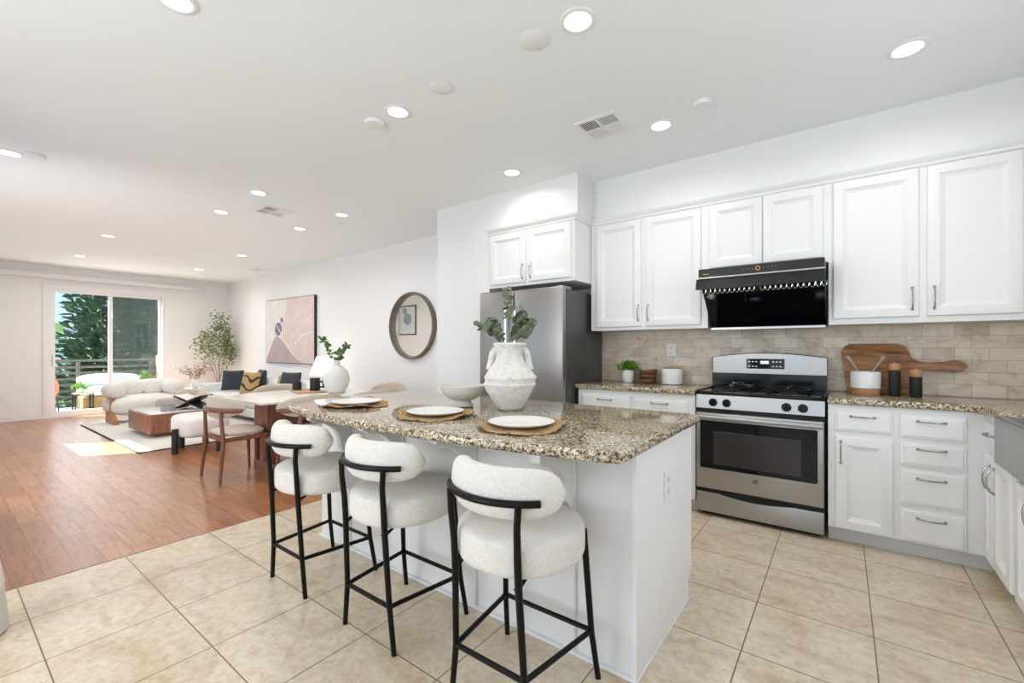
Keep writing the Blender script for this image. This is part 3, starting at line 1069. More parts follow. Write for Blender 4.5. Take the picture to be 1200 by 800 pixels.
# sink
sk = thing('farmhouse_sink', 'stainless apron-front sink set in the right-hand counter', 'sink', (.85, 2.77, .70))
link('apron', MB().box(.615, .64, 2.31, 3.235, .705, .945, .006), 'steel', sk, W=True)
link('basin', MB().box(.64, 1.09, 2.31, 2.325, .705, .94).box(.64, 1.09, 3.22, 3.235, .705, .94).box(1.075, 1.09, 2.31, 3.235, .705, .94).box(.64, 1.09, 2.31, 3.235, .705, .72), 'steel', sk, W=True)
fc = thing('kitchen_faucet', 'chrome kitchen faucet standing behind the sink', 'faucet', (1.17, 2.77, .955))
link('base', MB().lathe([(.028, 0), (.028, .01), (.018, .03), (.016, .12)], n=20), 'chrome', fc)
link('spout', MB().tube([(0, 0, .1), (0, 0, .32), (-.03, 0, .40), (-.10, 0, .44), (-.18, 0, .40), (-.20, 0, .30)], .012, 12), 'chrome', fc)
link('lever', MB().tube([(0, .02, .08), (0, .09, .11)], .007, 8), 'chrome', fc)

# countertops
def rounded(poly_pts, rads, n=6):
    """round the corners of a ccw polygon"""
    out = []
    N = len(poly_pts)
    for i in range(N):
        p0, p1, p2 = Vector(poly_pts[i - 1]), Vector(poly_pts[i]), Vector(poly_pts[(i + 1) % N])
        r_ = rads[i] if isinstance(rads, (list, tuple)) else rads
        if r_ <= 0:
            out.append(tuple(p1))
            continue
        a = (p0 - p1).normalized()
        b = (p2 - p1).normalized()
        for k in range(n + 1):
            q = k / n
            out.append(tuple(p1 + a * r_ * (1 - q) ** 2 + b * r_ * q ** 2))
    return out


single('countertop', MB().slab([(-1.965, 3.58), (-.915, 3.58), (-.915, 4.195), (-1.965, 4.195)], .915, .955, .012),
       'granite', 'short granite countertop between refrigerator and range', 'countertop', (-1.44, 3.89, .915))
single('countertop', MB().slab([(-.075, 3.58), (.58, 3.58), (.632, 3.53), (.632, 3.24), (1.10, 3.24), (1.10, 2.30), (.632, 2.30), (.632, 1.0), (1.265, 1.0), (1.265, 4.195), (-.075, 4.195)], .915, .955, .010),
       'granite', 'L-shaped granite countertop right of the range running round to the sink', 'countertop', (.6, 3.9, .915))

# ================================================================= ISLAND
isl = thing('kitchen_island', 'white panelled kitchen island base with curved brackets under its overhang', 'island', (-1.75, 2.0, 0))
link('body', MB().box(-2.87, -.645, 1.645, 2.37, 0.0, .885), 'island', isl, W=True)
link('end_panel', MB().prism([(1.63, 0), (2.345, 0), (2.345, .105), (2.40, .125), (2.40, .885), (1.63, .885)], -.645, -.628, 'x'), 'trim', isl, W=True)
link('base_trim', MB().box(-2.88, -.628, 1.622, 1.645, 0, .012, .002).box(-.628, -.622, 1.622, 2.345, 0, .012, .002), 'trim', isl, W=True)
for X in (-2.545, -2.023, -1.473, -.92):
    link('batten', MB().box(X - .028, X + .028, 1.625, 1.645, 0.012, .885, .004), 'island', isl, W=True)
    pr_ = [(1.633, .885), (1.633, .60)]
    for k in range(9):
        a = k / 8
        pr_.append((1.622 - .05 * math.sin(a * PI / 2), .60 + .085 * a))
    for k in range(1, 10):
        a = k / 9 * PI / 2
        pr_.append((1.572 - .165 * (1 - math.cos(a)), .685 + .145 * math.sin(a)))
    pr_ += [(1.400, .838), (1.372, .85), (1.372, .885)]
    link('corbel', MB().prism(pr_, X - .022, X + .022, 'x'), 'island', isl, W=True)
for X in (-2.2, -1.2):
    mb = panel(Frame('y', 0), 0, 1, 0, 1)
link('rear_doors', MB().box(-2.83, -2.10, 2.37, 2.39, .12, .86, .004).box(-2.07, -1.40, 2.37, 2.39, .12, .86, .004).box(-1.37, -.67, 2.37, 2.39, .12, .86, .004), 'cabinet', isl, W=True)
front = [(-2.94, 1.52), (-2.93, 1.455), (-2.89, 1.415), (-2.82, 1.385), (-2.70, 1.350), (-2.50, 1.312), (-2.31, 1.288), (-2.1, 1.276), (-1.90, 1.272), (-1.66, 1.276), (-1.43, 1.287), (-1.14, 1.312), (-.95, 1.335), (-.80, 1.360), (-.70, 1.382), (-.64, 1.396), (-.606, 1.408), (-.592, 1.432), (-.590, 1.55)]
top = front + [(-.600, 2.46), (-.615, 2.50), (-.66, 2.52), (-2.87, 2.52), (-2.92, 2.50), (-2.94, 2.45)]
single('island_countertop', MB().slab(top, .885, .925, .016, 5), 'granite', 'large bow-fronted granite countertop on the island', 'countertop', (-1.75, 1.9, .885), angle=50)
ol = thing('wall_outlet', 'white outlet plate on the end panel of the island', 'outlet', (-.628, 2.0, .60))
link('plate', MB().box(-.628, -.622, 1.955, 2.045, .60, .735, .003), 'white_plastic', ol, W=True)
for z in (.64, .695):
    link('socket', MB().box(-.622, -.6205, 1.985, 2.015, z - .018, z + .018, .001), 'grey_fabric' if False else 'white_plastic', ol, W=True)
    link('slot', MB().box(-.6206, -.620, 1.992, 1.995, z - .008, z + .008).box(-.6206, -.620, 2.005, 2.008, z - .008, z + .008), 'grey_plastic', ol, W=True)
ol = thing('wall_outlet', 'white outlet plate on the backsplash left of the hood', 'outlet', (-1.28, 4.2, 1.205))
link('plate', MB().box(-1.325, -1.235, 4.194, 4.2, 1.205, 1.325, .003), 'white_plastic', ol, W=True)
for z in (1.24, 1.29):
    link('slot', MB().box(-1.288, -1.285, 4.1934, 4.1942, z - .009, z + .009).box(-1.275, -1.272, 4.1934, 4.1942, z - .009, z + .009), 'grey_plastic', ol, W=True)

# ================================================================= RANGE
rg = thing('gas_range', 'stainless steel gas range with black oven window', 'stove', (-.495, 3.9, 0))
x0, x1, yf = -.905, -.088, 3.60
link('body', MB().box(x0, x1, yf + .02, 4.19, .05, .935), 'black_enamel', rg, W=True)
link('foot_rail', MB().box(x0 + .03, x1 - .03, yf + .06, 4.15, 0, .05), 'black_matte', rg, W=True)
dr = link('storage_drawer', MB().box(x0 + .005, x1 - .005, yf - .012, yf + .02, .035, .183, .006), 'steel', rg, W=True)
mb = MB()
sc = []
for k in range(15):
    q = k / 14
    sc.append((x0 + .17 + q * .47, .183 - .022 * math.sin(PI * q)))
mb.prism([(x0 + .17, .184)] + sc[1:-1] + [(x0 + .64, .184)], yf - .014, yf + .01, 'y')
link('finger_grip', mb, 'charcoal_gap', dr, W=True)
link('vent_gap', MB().box(x0 + .004, x1 - .004, yf - .004, yf + .02, .185, .215), 'charcoal_gap', rg, W=True)
od = link('oven_door', MB().box(x0 + .006, x1 - .006, yf - .02, yf + .015, .216, .792, .006), 'steel', rg, W=True)
link('window_surround', MB().slab(rounded([(-.872, .372), (-.128, .372), (-.128, .732), (-.872, .732)], .012), 0, .003), 'black_gloss', od)
o = od.children[0]
o.data.transform(Matrix.Translation((0, 0, 0)) @ Matrix(((1, 0, 0, 0), (0, 0, -1, 0), (0, 1, 0, 0), (0, 0, 0, 1))))
o.data.transform(Matrix.Translation((.495, -3.9 + yf - .0195, 0)))
link('window_pane', MB().box(-.778, -.22, yf - .0245, yf - .0222, .405, .655, .001), 'oven_window', od, W=True)
hb = MB()
hb.loft([((x, yf - .058 + .008 * abs((x + .495) / .4) ** 4, .762), (0, 1, 0), (0, 0, 1), .012, .017) for x in [x0 + .01 + (x1 - x0 - .02) * k / 20 for k in range(21)]], n=14, e=2.4)
hb.box(x0 + .012, x0 + .045, yf - .06, yf - .018, .75, .776, .006).box(x1 - .045, x1 - .012, yf - .06, yf - .018, .75, .776, .006)
link('door_handle', hb, 'steel', od, W=True)
# round monogram badge
bd = MB().tube([(-.495 + .0135 * math.cos(a), yf - .0215, .320 + .0135 * math.sin(a)) for a in [2 * PI * k / 20 for k in range(20)]], .0016, 6, closed=True)
bd.tube([(-.500 + .005 * math.cos(a), yf - .0215, .321 + .006 * math.sin(a)) for a in [.6 + 4.8 * k / 10 for k in range(11)]], .0013, 5)
bd.tube([(-.486, yf - .0215, .326), (-.492, yf - .0215, .326), (-.492, yf - .0215, .314), (-.486, yf - .0215, .314)], .0013, 5)
bd.tube([(-.492, yf - .0215, .320), (-.487, yf - .0215, .320)], .0013, 5)
bd.tube([(-.500, yf - .0215, .319), (-.495, yf - .0215, .319)], .0013, 5)
link('badge', bd, 'black_metal', od, W=True)
link('door_gap', MB().box(x0 + .004, x1 - .004, yf - .006, yf + .02, .793, .825), 'charcoal_gap', rg, W=True)
link('control_panel', MB().prism([(yf - .012, .826), (yf + .03, .826), (yf + .03, .926), (yf + .002, .926)], x0 + .002, x1 - .002, 'x'), 'steel', rg, W=True)
for X in (-.783, -.689, -.308, -.212):
    R = Matrix.Rotation(PI / 2 + .0, 3, 'X')
    kn = link('knob', MB().lathe([(.030, 0), (.030, .006), (.025, .010), (.023, .030), (.020, .034)], (X, yf - .004, .871), 24, rot=R), 'black_enamel', rg, W=True)
    link('grip', MB().box(X - .004, X + .004, yf - .043, yf - .030, .852, .890, .002), 'black_enamel', kn, W=True)
link('cooktop', MB().box(x0, x1, yf - .004, 4.10, .928, .952, .008).box(x0, x0 + .02, yf, 4.10, .952, .960, .004).box(x1 - .02, x1, yf, 4.10, .952, .960, .004), 'black_enamel', rg, W=True)
for (a, b) in ((-.80, -.55), (-.43, -.18)):
    for yy in (3.74, 3.98):
        bc = link('burner', MB().lathe([(.055, 0), (.055, .006), (.036, .010), (.036, .018), (.02, .021)], ((a + b) / 2 + .0, yy, .952), 24), 'black_matte', rg, W=True)
    g = MB()
    xm = (a + b) / 2
    ring = rounded([(a, 3.63), (b, 3.63), (b, 4.07), (a, 4.07)], .03)
    g.tube([(x, y, .992) for x, y in ring], .0075, 8, closed=True)
    g.tube([(a, 3.86, .992), (b, 3.86, .992)], .0075, 8)
    for yy in (3.74, 3.98):
        for k in range(4):
            ang = PI / 4 + k * PI / 2
            for (ex, ey) in (((b - a) / 2, .0), (0.0, .11)):
                sgn = 1 if k % 2 == 0 else -1
                if ex:
                    g.tube([(xm + sgn * ex, yy, .992), (xm + sgn * ex * .35, yy, 1.000)], .0075, 6)
                else:
                    g.tube([(xm, yy + sgn * ey, .992), (xm, yy + sgn * ey * .35, 1.000)], .0075, 6)
    for (px_, py_) in ((a, 3.66), (b, 3.66), (a, 4.04), (b, 4.04)):
        g.tube([(px_, py_, .992), (px_, py_, .953)], .006, 6)
    link('burner_grate', g, 'black_enamel', rg, W=True)
bgp = [(x0 + .015, 1.075), (x1 - .002, 1.075), (x1 - .002, 1.205)]
for k in range(1, 12):
    q = k / 12
    bgp.append((x1 - .002 - q * (x1 - x0 - .017), 1.205 + .035 * math.sin(PI * q)))
bgp.append((x0 + .015, 1.205))
link('backguard', MB().prism(bgp, 4.085, 4.185, 'y'), 'steel', rg, W=True)
bgo = [(x, z + .006 if z > 1.1 else z) for x, z in bgp]
link('backguard_edge', MB().prism([(x0 + .005, 1.07), (x1, 1.07), (x1, 1.208)] + [(x, z) for x, z in bgo[3:-1]] + [(x0 + .005, 1.208)], 4.095, 4.19, 'y').box(x0 + .005, x1, 4.10, 4.19, .95, 1.072), 'black_enamel', rg, W=True)
dp = link('display', MB().box(-.632, -.362, 4.080, 4.086, 1.115, 1.196, .002), 'black_gloss', rg, W=True)
mk = MB()
for X in (-.61, -.585, -.56, -.44, -.415, -.39):
    for Z in (1.135, 1.172):
        mk.box(X - .006, X + .006, 4.0792, 4.0802, Z - .003, Z + .003)
mk.box(-.53, -.47, 4.0792, 4.0802, 1.155, 1.180)
link('key_marks', mk, 'silver_mark', dp, W=True)

# ================================================================= HOOD
hd = thing('range_hood', 'black slanted range hood under the short wall cabinet', 'range hood', (-.485, 3.9, 1.45))
hx0, hx1 = -.868, -.086
link('body', MB().prism([(3.52, 1.80), (3.52, 1.872), (3.90, 1.90), (YK - .012, 1.90), (YK - .012, 1.45), (3.905, 1.45), (3.61, 1.735), (3.55, 1.80)], hx0 + .004, hx1 - .004, 'x'), 'hood_black', hd, W=True)
cp = link('control_strip', MB().box(hx0 + .002, hx1 - .002, 3.505, 3.522, 1.812, 1.874, .002), 'hood_black', hd, W=True)
mb = MB().tube([(-.471 + .013 * math.cos(a), 3.5045, 1.845 + .013 * math.sin(a)) for a in [2 * PI * k / 20 for k in range(20)]], .0028, 6, closed=True)
mb.box(-.508, -.504, 3.5042, 3.5052, 1.842, 1.846)
link('dial_ring', mb, 'gold', cp, W=True)
mb = MB()
for X in (-.56, -.535, -.435, -.41, -.385, -.36):
    mb.box(X - .002, X + .002, 3.5042, 3.5052, 1.843, 1.847)
for k in range(6):
    mb.box(-.832 + k * .007, -.828 + k * .007, 3.5042, 3.5052, 1.832, 1.837)
link('touch_marks', mb, 'gold', cp, W=True)
link('trim_line', MB().box(hx0, hx1, 3.500, 3.522, 1.800, 1.812, .002), 'chrome', hd, W=True)
link('visor', MB().prism([(3.510, 1.800), (3.525, 1.800), (3.500, 1.722), (3.482, 1.718)], hx0 - .014, hx1, 'x'), 'hood_black', hd, W=True)
fins = MB()
for k in range(24):
    X = hx0 + .03 + k * .0325
    if abs(X + .485) < .02:
        continue
    fins.tube([(X - .014 * math.cos(a), 3.552, 1.728 - .036 * math.sin(a)) for a in [PI * j / 8 for j in range(9)]], .0028, 6)
link('scalloped_filter', fins, 'chrome', hd, W=True)
link('filter_tray', MB().box(hx0 + .012, hx1 - .006, 3.54, 3.62, 1.742, 1.758), 'black_matte', hd, W=True)
link('glass_panel', MB().prism([(3.588, 1.738), (3.600, 1.750), (3.905, 1.462), (3.893, 1.452)], hx0 + .008, hx1 - .004, 'x'), 'black_gloss', hd, W=True)
link('lower_rail', MB().box(hx0 + .004, hx1 - .004, 3.89, 4.0, 1.430, 1.452, .003), 'nickel', hd, W=True)

# ================================================================= FRIDGE
fg = thing('refrigerator', 'stainless french-door refrigerator with dark grey side in the alcove', 'refrigerator', (-2.46, 3.8, 0))
link('cabinet_body', MB().box(-2.945, -1.978, 3.46, 4.19, .03, 1.815, .006), 'fridge_side', fg, W=True)
link('base_grille', MB().box(-2.93, -1.99, 3.48, 4.1, 0, .03), 'black_matte', fg, W=True)
for (a, b, z0_, z1_) in ((-2.95, -2.522, .72, 1.838), (-2.514, -1.975, .72, 1.838)):
    d_ = link('door', MB().box(a, b, 3.385, 3.452, z0_, z1_, .014), 'fridge_steel', fg, W=True)
    hx = -2.575 if a < -2.6 else -2.462
    link('handle', MB().tube([(hx, 3.385, .86), (hx, 3.335, .88), (hx, 3.330, 1.0), (hx, 3.330, 1.55), (hx, 3.335, 1.68), (hx, 3.385, 1.70)], .014, 12), 'chrome', d_, W=True)
d_ = link('freezer_drawer', MB().box(-2.95, -1.975, 3.385, 3.452, .07, .708, .014), 'fridge_steel', fg, W=True)
link('handle', MB().tube([(-2.85, 3.385, .62), (-2.84, 3.335, .62), (-2.09, 3.335, .62), (-2.08, 3.385, .62)], .014, 12), 'chrome', d_, W=True)
link('hinge_cover', MB().box(-2.06, -1.985, 3.40, 3.56, 1.816, 1.845, .006), 'grey_plastic', fg, W=True)
link('hinge_cover', MB().box(-2.94, -2.865, 3.40, 3.56, 1.816, 1.845, .006), 'grey_plastic', fg, W=True)
single('wall_hook', MB().super((-1.962, 3.98, 1.80), .010, .02, .035, 3, 3, 14, 8).tube([(-1.95, 3.98, 1.78), (-1.945, 3.98, 1.76), (-1.94, 3.98, 1.775)], .004, 6), 'white_plastic',
       'small white clip stuck high on the dark fridge side', 'hook', (-1.965, 3.98, 1.77))

# ================================================================= BAR STOOLS
def make_stool(loc, label):
    t_ = thing('bar_stool', label, 'bar stool', loc, group='boucle bar stools along the island')
    link('seat', MB().super((0, .005, .576), .238, .238, .074, 5.6, 2.1, 48, 26), 'boucle', t_)
    # backrest pad bowed round the sitter
    secs = []
    N = 28
    for k in range(N + 1):
        q = -1 + 2 * k / N
        ang = q * 1.16
        R_ = .240
        c_ = Vector((R_ * math.sin(ang), .047 - R_ * math.cos(ang) - .012, .795))
        tan = Vector((math.cos(ang), math.sin(ang), 0))
        nrm = Vector((math.sin(ang), -math.cos(ang), 0))
        e_ = max(0.0, 1 - abs(q) ** 5.5) ** .45
        if abs(q) >= .999:
            e_ = .16
        secs.append((c_, nrm, Vector((0, 0, 1)), .046 * max(.45, e_ ** .6), .086 * e_))
    link('backrest', MB().loft(secs, 24, 2.4), 'boucle', t_, angle=60)
    # bent rail behind the pad
    pts = []
    for k in range(19):
        ang = (-1 + 2 * k / 18) * .76
        R_ = .318
        pts.append((R_ * math.sin(ang) * .93, .063 - R_ * math.cos(ang) - .006, .778))
    link('back_rail', MB().tube(pts, .0125, 12), 'black_metal', t_)
    for s_ in (-1, 1):
        link('leg', MB().tube([(s_ * .178, -.188, 0), (s_ * .153, -.192, .195), (s_ * .142, -.208, .50), (s_ * .142, -.214, .60), (s_ * .147, -.224, .70), (s_ * .152, -.224, .776)], [.011, .012, .013, .013, .012, .012], 12), 'black_metal', t_)
        link('leg', MB().tube([(s_ * .222, .208, 0), (s_ * .208, .178, .195), (s_ * .190, .150, .59)], [.011, .012, .013], 12), 'black_metal', t_)
        mb = MB().prism([(-.222, .50), (-.15, .515), (-.20, .49)], s_ * .136 - .006, s_ * .136 + .006, 'x')
        mb.prism([(.155, .53), (.155, .60), (.09, .515), (.10, .505)], s_ * .188 - .006, s_ * .188 + .006, 'x')
        link('bracket', mb, 'black_metal', t_)
    ring = [(-.153, -.192), (.153, -.192), (.208, .178), (-.208, .178)]
    for i in range(4):
        a, b = ring[i], ring[(i + 1) % 4]
        link('footrest', MB().tube([(a[0], a[1], .195), (b[0], b[1], .195)], .010, 10), 'black_metal', t_)
    link('seat_frame', MB().box(-.13, .13, -.13, .13, .499, .512, .004), 'black_metal', t_)
    return t_


st0 = make_stool((-.98, 1.362, 0), 'cream boucle bar stool with black legs, largest and nearest the camera')
dup(st0, (-1.672, 1.362, 0), 0, 'cream boucle bar stool with black legs, middle of the three')
dup(st0, (-2.378, 1.358, 0), 0, 'cream boucle bar stool with black legs, furthest towards the dining table')

# ================================================================= ISLAND TABLEWARE
def placemat(loc, label, seed):
    random.seed(seed)
    ph = [random.uniform(0, 6) for _ in range(4)]
    mb = MB()
    n = 40
    rings = []
    def zz(a, r_):
        return .007 + r_ ** 3 * (.010 * math.sin(2 * a + ph[0]) + .006 * math.sin(5 * a + ph[1]) + .008)
    for (rr, top) in ((.02, 0), (.10, 0), (.16, 0), (1.0, 0), (1.0, 1), (.16, 1), (.10, 1), (.02, 1)):
        R_ = .198 if rr == 1.0 else rr
        ring = []
        for k in range(n):
            a = 2 * PI * k / n
            r2 = R_ * (1 + (.04 * math.sin(7 * a + ph[2]) + .025 * math.sin(3 * a + ph[3]) if rr == 1.0 else 0))
            ring.append((r2 * math.cos(a), r2 * math.sin(a), max(0.001, zz(a, r2 / .2) - (0 if top else .006))))
        rings.append(ring)
    mb.rings(rings)
    o = link('placemat', mb, 'jute', angle=60)
    o.location = loc
    o['label'] = label
    o['category'] = 'placemat'
    o['group'] = 'woven placemats on the island'
    return o


PL = [(.0, .0), (.075, .0), (.085, .002), (.12, .008), (.147, .018), (.150, .021), (.147, .022), (.118, .013), (.085, .008), (.0001, .007)]
spots = [((-.985 - .17, 1.612), 'nearest the sharp corner of the island'), ((-1.715, 1.615), 'in the middle between bowl and bow front'), ((-2.43, 1.62), 'furthest, at the curved far end')]
for i, ((x, y), w_) in enumerate(spots):
    placemat((x, y, .926), 'round woven seagrass placemat on the island, ' + w_, 31 + i)
plates = MB().lathe([(.0005, 0)] + PL[1:], n=48)
pl0 = None
for i, ((x, y), w_) in enumerate(spots):
    if pl0 is None:
        pl0 = link('dinner_plate', plates, 'plate', angle=40)
        o = pl0
    else:
        o = pl0.copy()
        C.objects.link(o)
    o.location = (x + .0, y + .0, .9345)
    o['label'] = 'white dinner plate on a placemat, ' + w_
    o['category'] = 'plate'
    o['group'] = 'white plates set on the island'

single('footed_bowl', MB().lathe([(.060, 0), (.066, .004), (.058, .014), (.050, .030), (.050, .036), (.078, .046), (.108, .066), (.126, .090), (.134, .112), (.138, .126), (.136, .130), (.131, .126), (.120, .094), (.09, .066), (.05, .052), (.001, .050)], (-1.86, 1.98, .926), 48),
       'bowl', 'empty pale grey footed bowl left of the rough vase', 'bowl', (-1.86, 1.98, .926))

# rough amphora
VX, VY = -1.56, 2.06
vs_ = thing('vase', 'rough white terracotta vase with handles on the island', 'vase', (VX, VY, .926))
prof = [(.001, 0), (.066, 0), (.074, .008), (.080, .022), (.104, .055), (.128, .092), (.144, .122), (.150, .138), (.155, .146), (.150, .153), (.146, .160), (.150, .176), (.155, .184), (.151, .192), (.142, .202), (.128, .224), (.108, .250), (.090, .272), (.083, .290), (.080, .315), (.081, .345), (.086, .362), (.097, .372), (.099, .381), (.091, .388), (.082, .384), (.072, .355), (.066, .300)]


def wobv(a, z):
    return .020 * math.sin(3 * a + z * 30) + .012 * math.sin(7 * a - z * 50) + .006 * math.sin(17 * a + z * 140)


link('body', MB().lathe(prof, n=56, wob=wobv), 'rough_vase', vs_, angle=60)
for s_ in (-1, 1):
    dx, dy = .8, .6      # handles seen side-on from the stools
    pts = [(.070, .350), (.088, .345), (.100, .325), (.106, .298), (.112, .268), (.116, .232)]
    link('handle', MB().tube([(s_ * r_ * dx, s_ * r_ * dy, z) for r_, z in pts], [.018, .020, .020, .019, .020, .024], 12), 'rough_vase', vs_)
random.seed(12)
eu = thing('eucalyptus_stems', 'grey-green eucalyptus stems standing in the rough vase', 'plant', (VX, VY, .926 + .30))
R3 = Vector((.8, .6, 0))          # left-right across the vase as it faces the stools
for (ex, ez, bend, nl) in ((-.015, .37, .02, 7), (.085, .235, .03, 5), (-.12, .20, -.05, 4), (-.19, .18, -.06, 5), (.12, .19, .05, 5), (.09, .13, .0, 4), (-.09, .13, -.03, 4)):
    pts = []
    for k in range(8):
        q = k / 7
        e = R3 * (ex * q ** 1.4) + Vector((-.6, .8, 0)) * (bend * q * random.uniform(.6, 1.4)) + Vector((0, 0, .0 + (ez + .05) * q * (1 - .12 * q * abs(ex) * 5)))
        pts.append(e)
    sb = link('stem', MB().tube(pts, .0022, 6), 'stem', eu)
    f = MB()
    big = ex > .05
    for k in range(nl):
        q = (.52 if abs(ex) < .05 else .62) + (.48 if abs(ex) < .05 else .38) * (k + .5) / nl
        i = min(6, int(q * 7))
        c_ = pts[i].lerp(pts[i + 1], q * 7 - i)
        for s_ in (-1, 1):
            r_ = random.uniform(.017, .030) * (1.3 if big else .92 if abs(ex) > .05 else .8) * (1.0 if q < .9 else .8)
            d = R3 * s_ * random.uniform(.5, 1) + Vector((-.6, .8, 0)) * random.uniform(-.8, .8) + Vector((0, 0, random.uniform(-.2, .5)))
            d.normalize()
            nr = Vector((.6, -.8, 0)) * random.uniform(.0, 1) + Vector((random.uniform(-1, 1), random.uniform(-1, 1), random.uniform(-.2, 1.2)))
            f.disc_leaf(c_ + d * (r_ * .9), nr, r_)
    link('leaves', f, 'eucalyptus', sb, raw=True)

# ================================================================= COUNTER OBJECTS
random.seed(4)
bushy('potted_herb', 'small bright green plant in a fluted white pot by the fridge', (-1.655, 4.08, .956), .098, .085, .056, .118, 'crock', 'bright_leaf', 260, .034)
for i, (z, dx, tl, w_) in enumerate(((0, 0, 0, 'bottom'), (.042, .004, .02, 'middle'), (.082, .012, .09, 'topmost, tilted'))):
    mb = MB().lathe([(.05, 0), (.074, .008), (.081, .024), (.080, .042), (.076, .042), (.072, .024), (.06, .014), (.001, .012)], n=32, rot=Matrix.Rotation(-tl, 3, 'Y'))
    o = link('wooden_bowl', mb, 'bowl_wood', angle=50)
    o.location = (-1.465 + dx, 4.08, .956 + z)
    o['label'] = 'small dark wooden bowl, %s of the stack of three' % w_
    o['category'] = 'bowl'
    o['group'] = 'stacked wooden bowls by the plant'
ca = thing('canister', 'white canister with tan rim left of the range', 'canister', (-1.235, 4.08, .956))
link('body', MB().lathe([(.082, 0), (.090, .006), (.091, .07), (.090, .135), (.082, .142), (.001, .144)], n=40), 'crock', ca, angle=50)
link('lid_rim', MB().lathe([(.080, .1435), (.082, .146), (.078, .150), (.001, .150)], n=40), 'tan_board', ca, angle=50)

# cutting board leaning on the backsplash
def board_outline():
    out = []
    body = [(0, 0), (.345, 0), (.345, .300), (0, .300)]
    b = rounded([(0, .0), (.395, .0), (.395, .115)], [.03, .03, 0])[:-1]
    out = list(b)
    out += [(.385, .140), (.392, .158), (.42, .172), (.47, .180), (.56, .176), (.61, .168), (.638, .172), (.660, .190), (.668, .212), (.655, .235), (.630, .247), (.60, .247), (.55, .236), (.47, .232), (.43, .238), (.405, .25), (.39, .275), (.378, .32), (.355, .35), (.32, .365), (.05, .365), (.018, .345), (0, .30)]
    return out


bd_o = board_outline()
mb = MB().slab(bd_o, 0, .018, .004)
o = link('cutting_board', mb, 'acacia', angle=50)
tilt = math.atan2(.09, .37)
o.matrix_world = Matrix.Translation((-.002, 4.105, .9565)) @ Matrix.Rotation(PI / 2 - tilt, 4, 'X')
o['label'] = 'acacia paddle cutting board leaning on the backsplash, handle to the right'
o['category'] = 'cutting board'
cr_ = thing('utensil_crock', 'white crock with wood base holding salad servers', 'crock', (.135, 4.02, .956))
link('base_band', MB().lathe([(.001, 0), (.080, 0), (.082, .004), (.082, .042), (.001, .0425)], n=40), 'bamboo', cr_, angle=50)
link('body', MB().lathe([(.080, .0425), (.086, .046), (.0865, .155), (.083, .160), (.080, .155), (.080, .06), (.001, .058)], n=40), 'crock', cr_, angle=50)
sv = thing('salad_servers', 'pair of grey-brown salad servers sticking out of the crock', 'utensil', (.135, 4.02, 1.02))
for s_ in (-1, 1):
    mb = MB()
    secs = []
    for k in range(9):
        q = k / 8
        c_ = (s_ * (-.02 + .125 * q) , .01 * s_, 0.0 + .205 * q)
        secs.append((c_, (.8 * s_, 0, -.5), (0, 1, 0), .004 + .010 * q ** 3, .006 + .012 * q ** 2))
    mb.loft(secs, 12, 2.2)
    link('server', mb, 'grey_stem', sv)
for (X, Y, h, lb, w_) in ((.290, 3.99, .175, 'taller', 'next to the crock'), (.395, 3.96, .135, 'shorter', 'right of the taller one')):
    gr = thing('pepper_mill', '%s black mill with copper-coloured wooden top, %s' % (lb, w_), 'pepper mill', (X, Y, .956), group='black and wood mills')
    link('body', MB().lathe([(.031, 0), (.033, .004), (.033, h), (.001, h + .0005)], n=32), 'black_matte', gr, angle=50)
    link('cap', MB().lathe([(.031, h + .001), (.033, h + .004), (.033, h + .040), (.029, h + .047), (.001, h + .049)], n=32), 'bamboo', gr, angle=50)
    link('knob', MB().lathe([(.006, h + .049), (.007, h + .055), (.001, h + .060)], n=16), 'chrome', gr, angle=50)

# ================================================================= CEILING FIXTURES
def downlight(x, y, where, i, big=False):
    z = zc(x)
    o = thing('recessed_light', 'round lit recessed ceiling light, ' + where, 'ceiling light', (x, y, z), group='recessed ceiling lights')
    R_ = .092
    link('trim_ring', MB().lathe([(.062, -.0005), (.064, -.006), (.072, -.009), (R_ - .004, -.006), (R_, -.0005)], n=36, hole=True), 'trim', o, angle=60)
    link('lens', MB().lathe([(.0005, -.002), (.062, -.002), (.062, -.0045), (.0005, -.0045)], n=36), 'glow', o)
    area('lamp', (0, 0, -.02), (0, 0, -1), .12, .12, LAMP_W * (1.2 if x > -1.5 else 1.0 if x > -3.5 else 1.5 if x > -7 else 2.6), (1.0, 0.985, 0.96), 'DISK', parent=o, spread=math.radians(165))


DL = [(-1.034, 1.917, 'largest one, top centre above the island'), (-2.41, 1.922, 'above the far end of the island'), (-1.04, 3.175, 'in front of the wall cabinets right of the vent'),
      (.283, 3.155, 'at the top right above the drawer stack'), (-2.405, 3.21, 'in front of the refrigerator cabinet'), (-2.455, .69, 'cut off by the top edge of the photo'),
      (-4.77, 2.045, 'first of the dining row, left of the square vent'), (-5.75, 2.06, 'dining area, left and beyond the first of the row'), (-4.76, 2.975, 'dining area, nearest the round mirror'),
      (-5.72, 2.97, 'dining area, between the vent and the painting'), (-8.10, 1.52, 'living area, nearer one on the window side'), (-10.10, 1.54, 'living area, farthest left near the sliding door'),
      (-8.03, 3.18, 'living area, nearer one above the sofa'), (-9.99, 3.19, 'living area, farthest near the corner tree'), (-5.40, .41, 'at the left edge of the photo')]
for i, (x, y, w_) in enumerate(DL):
    downlight(x, y, w_, i)


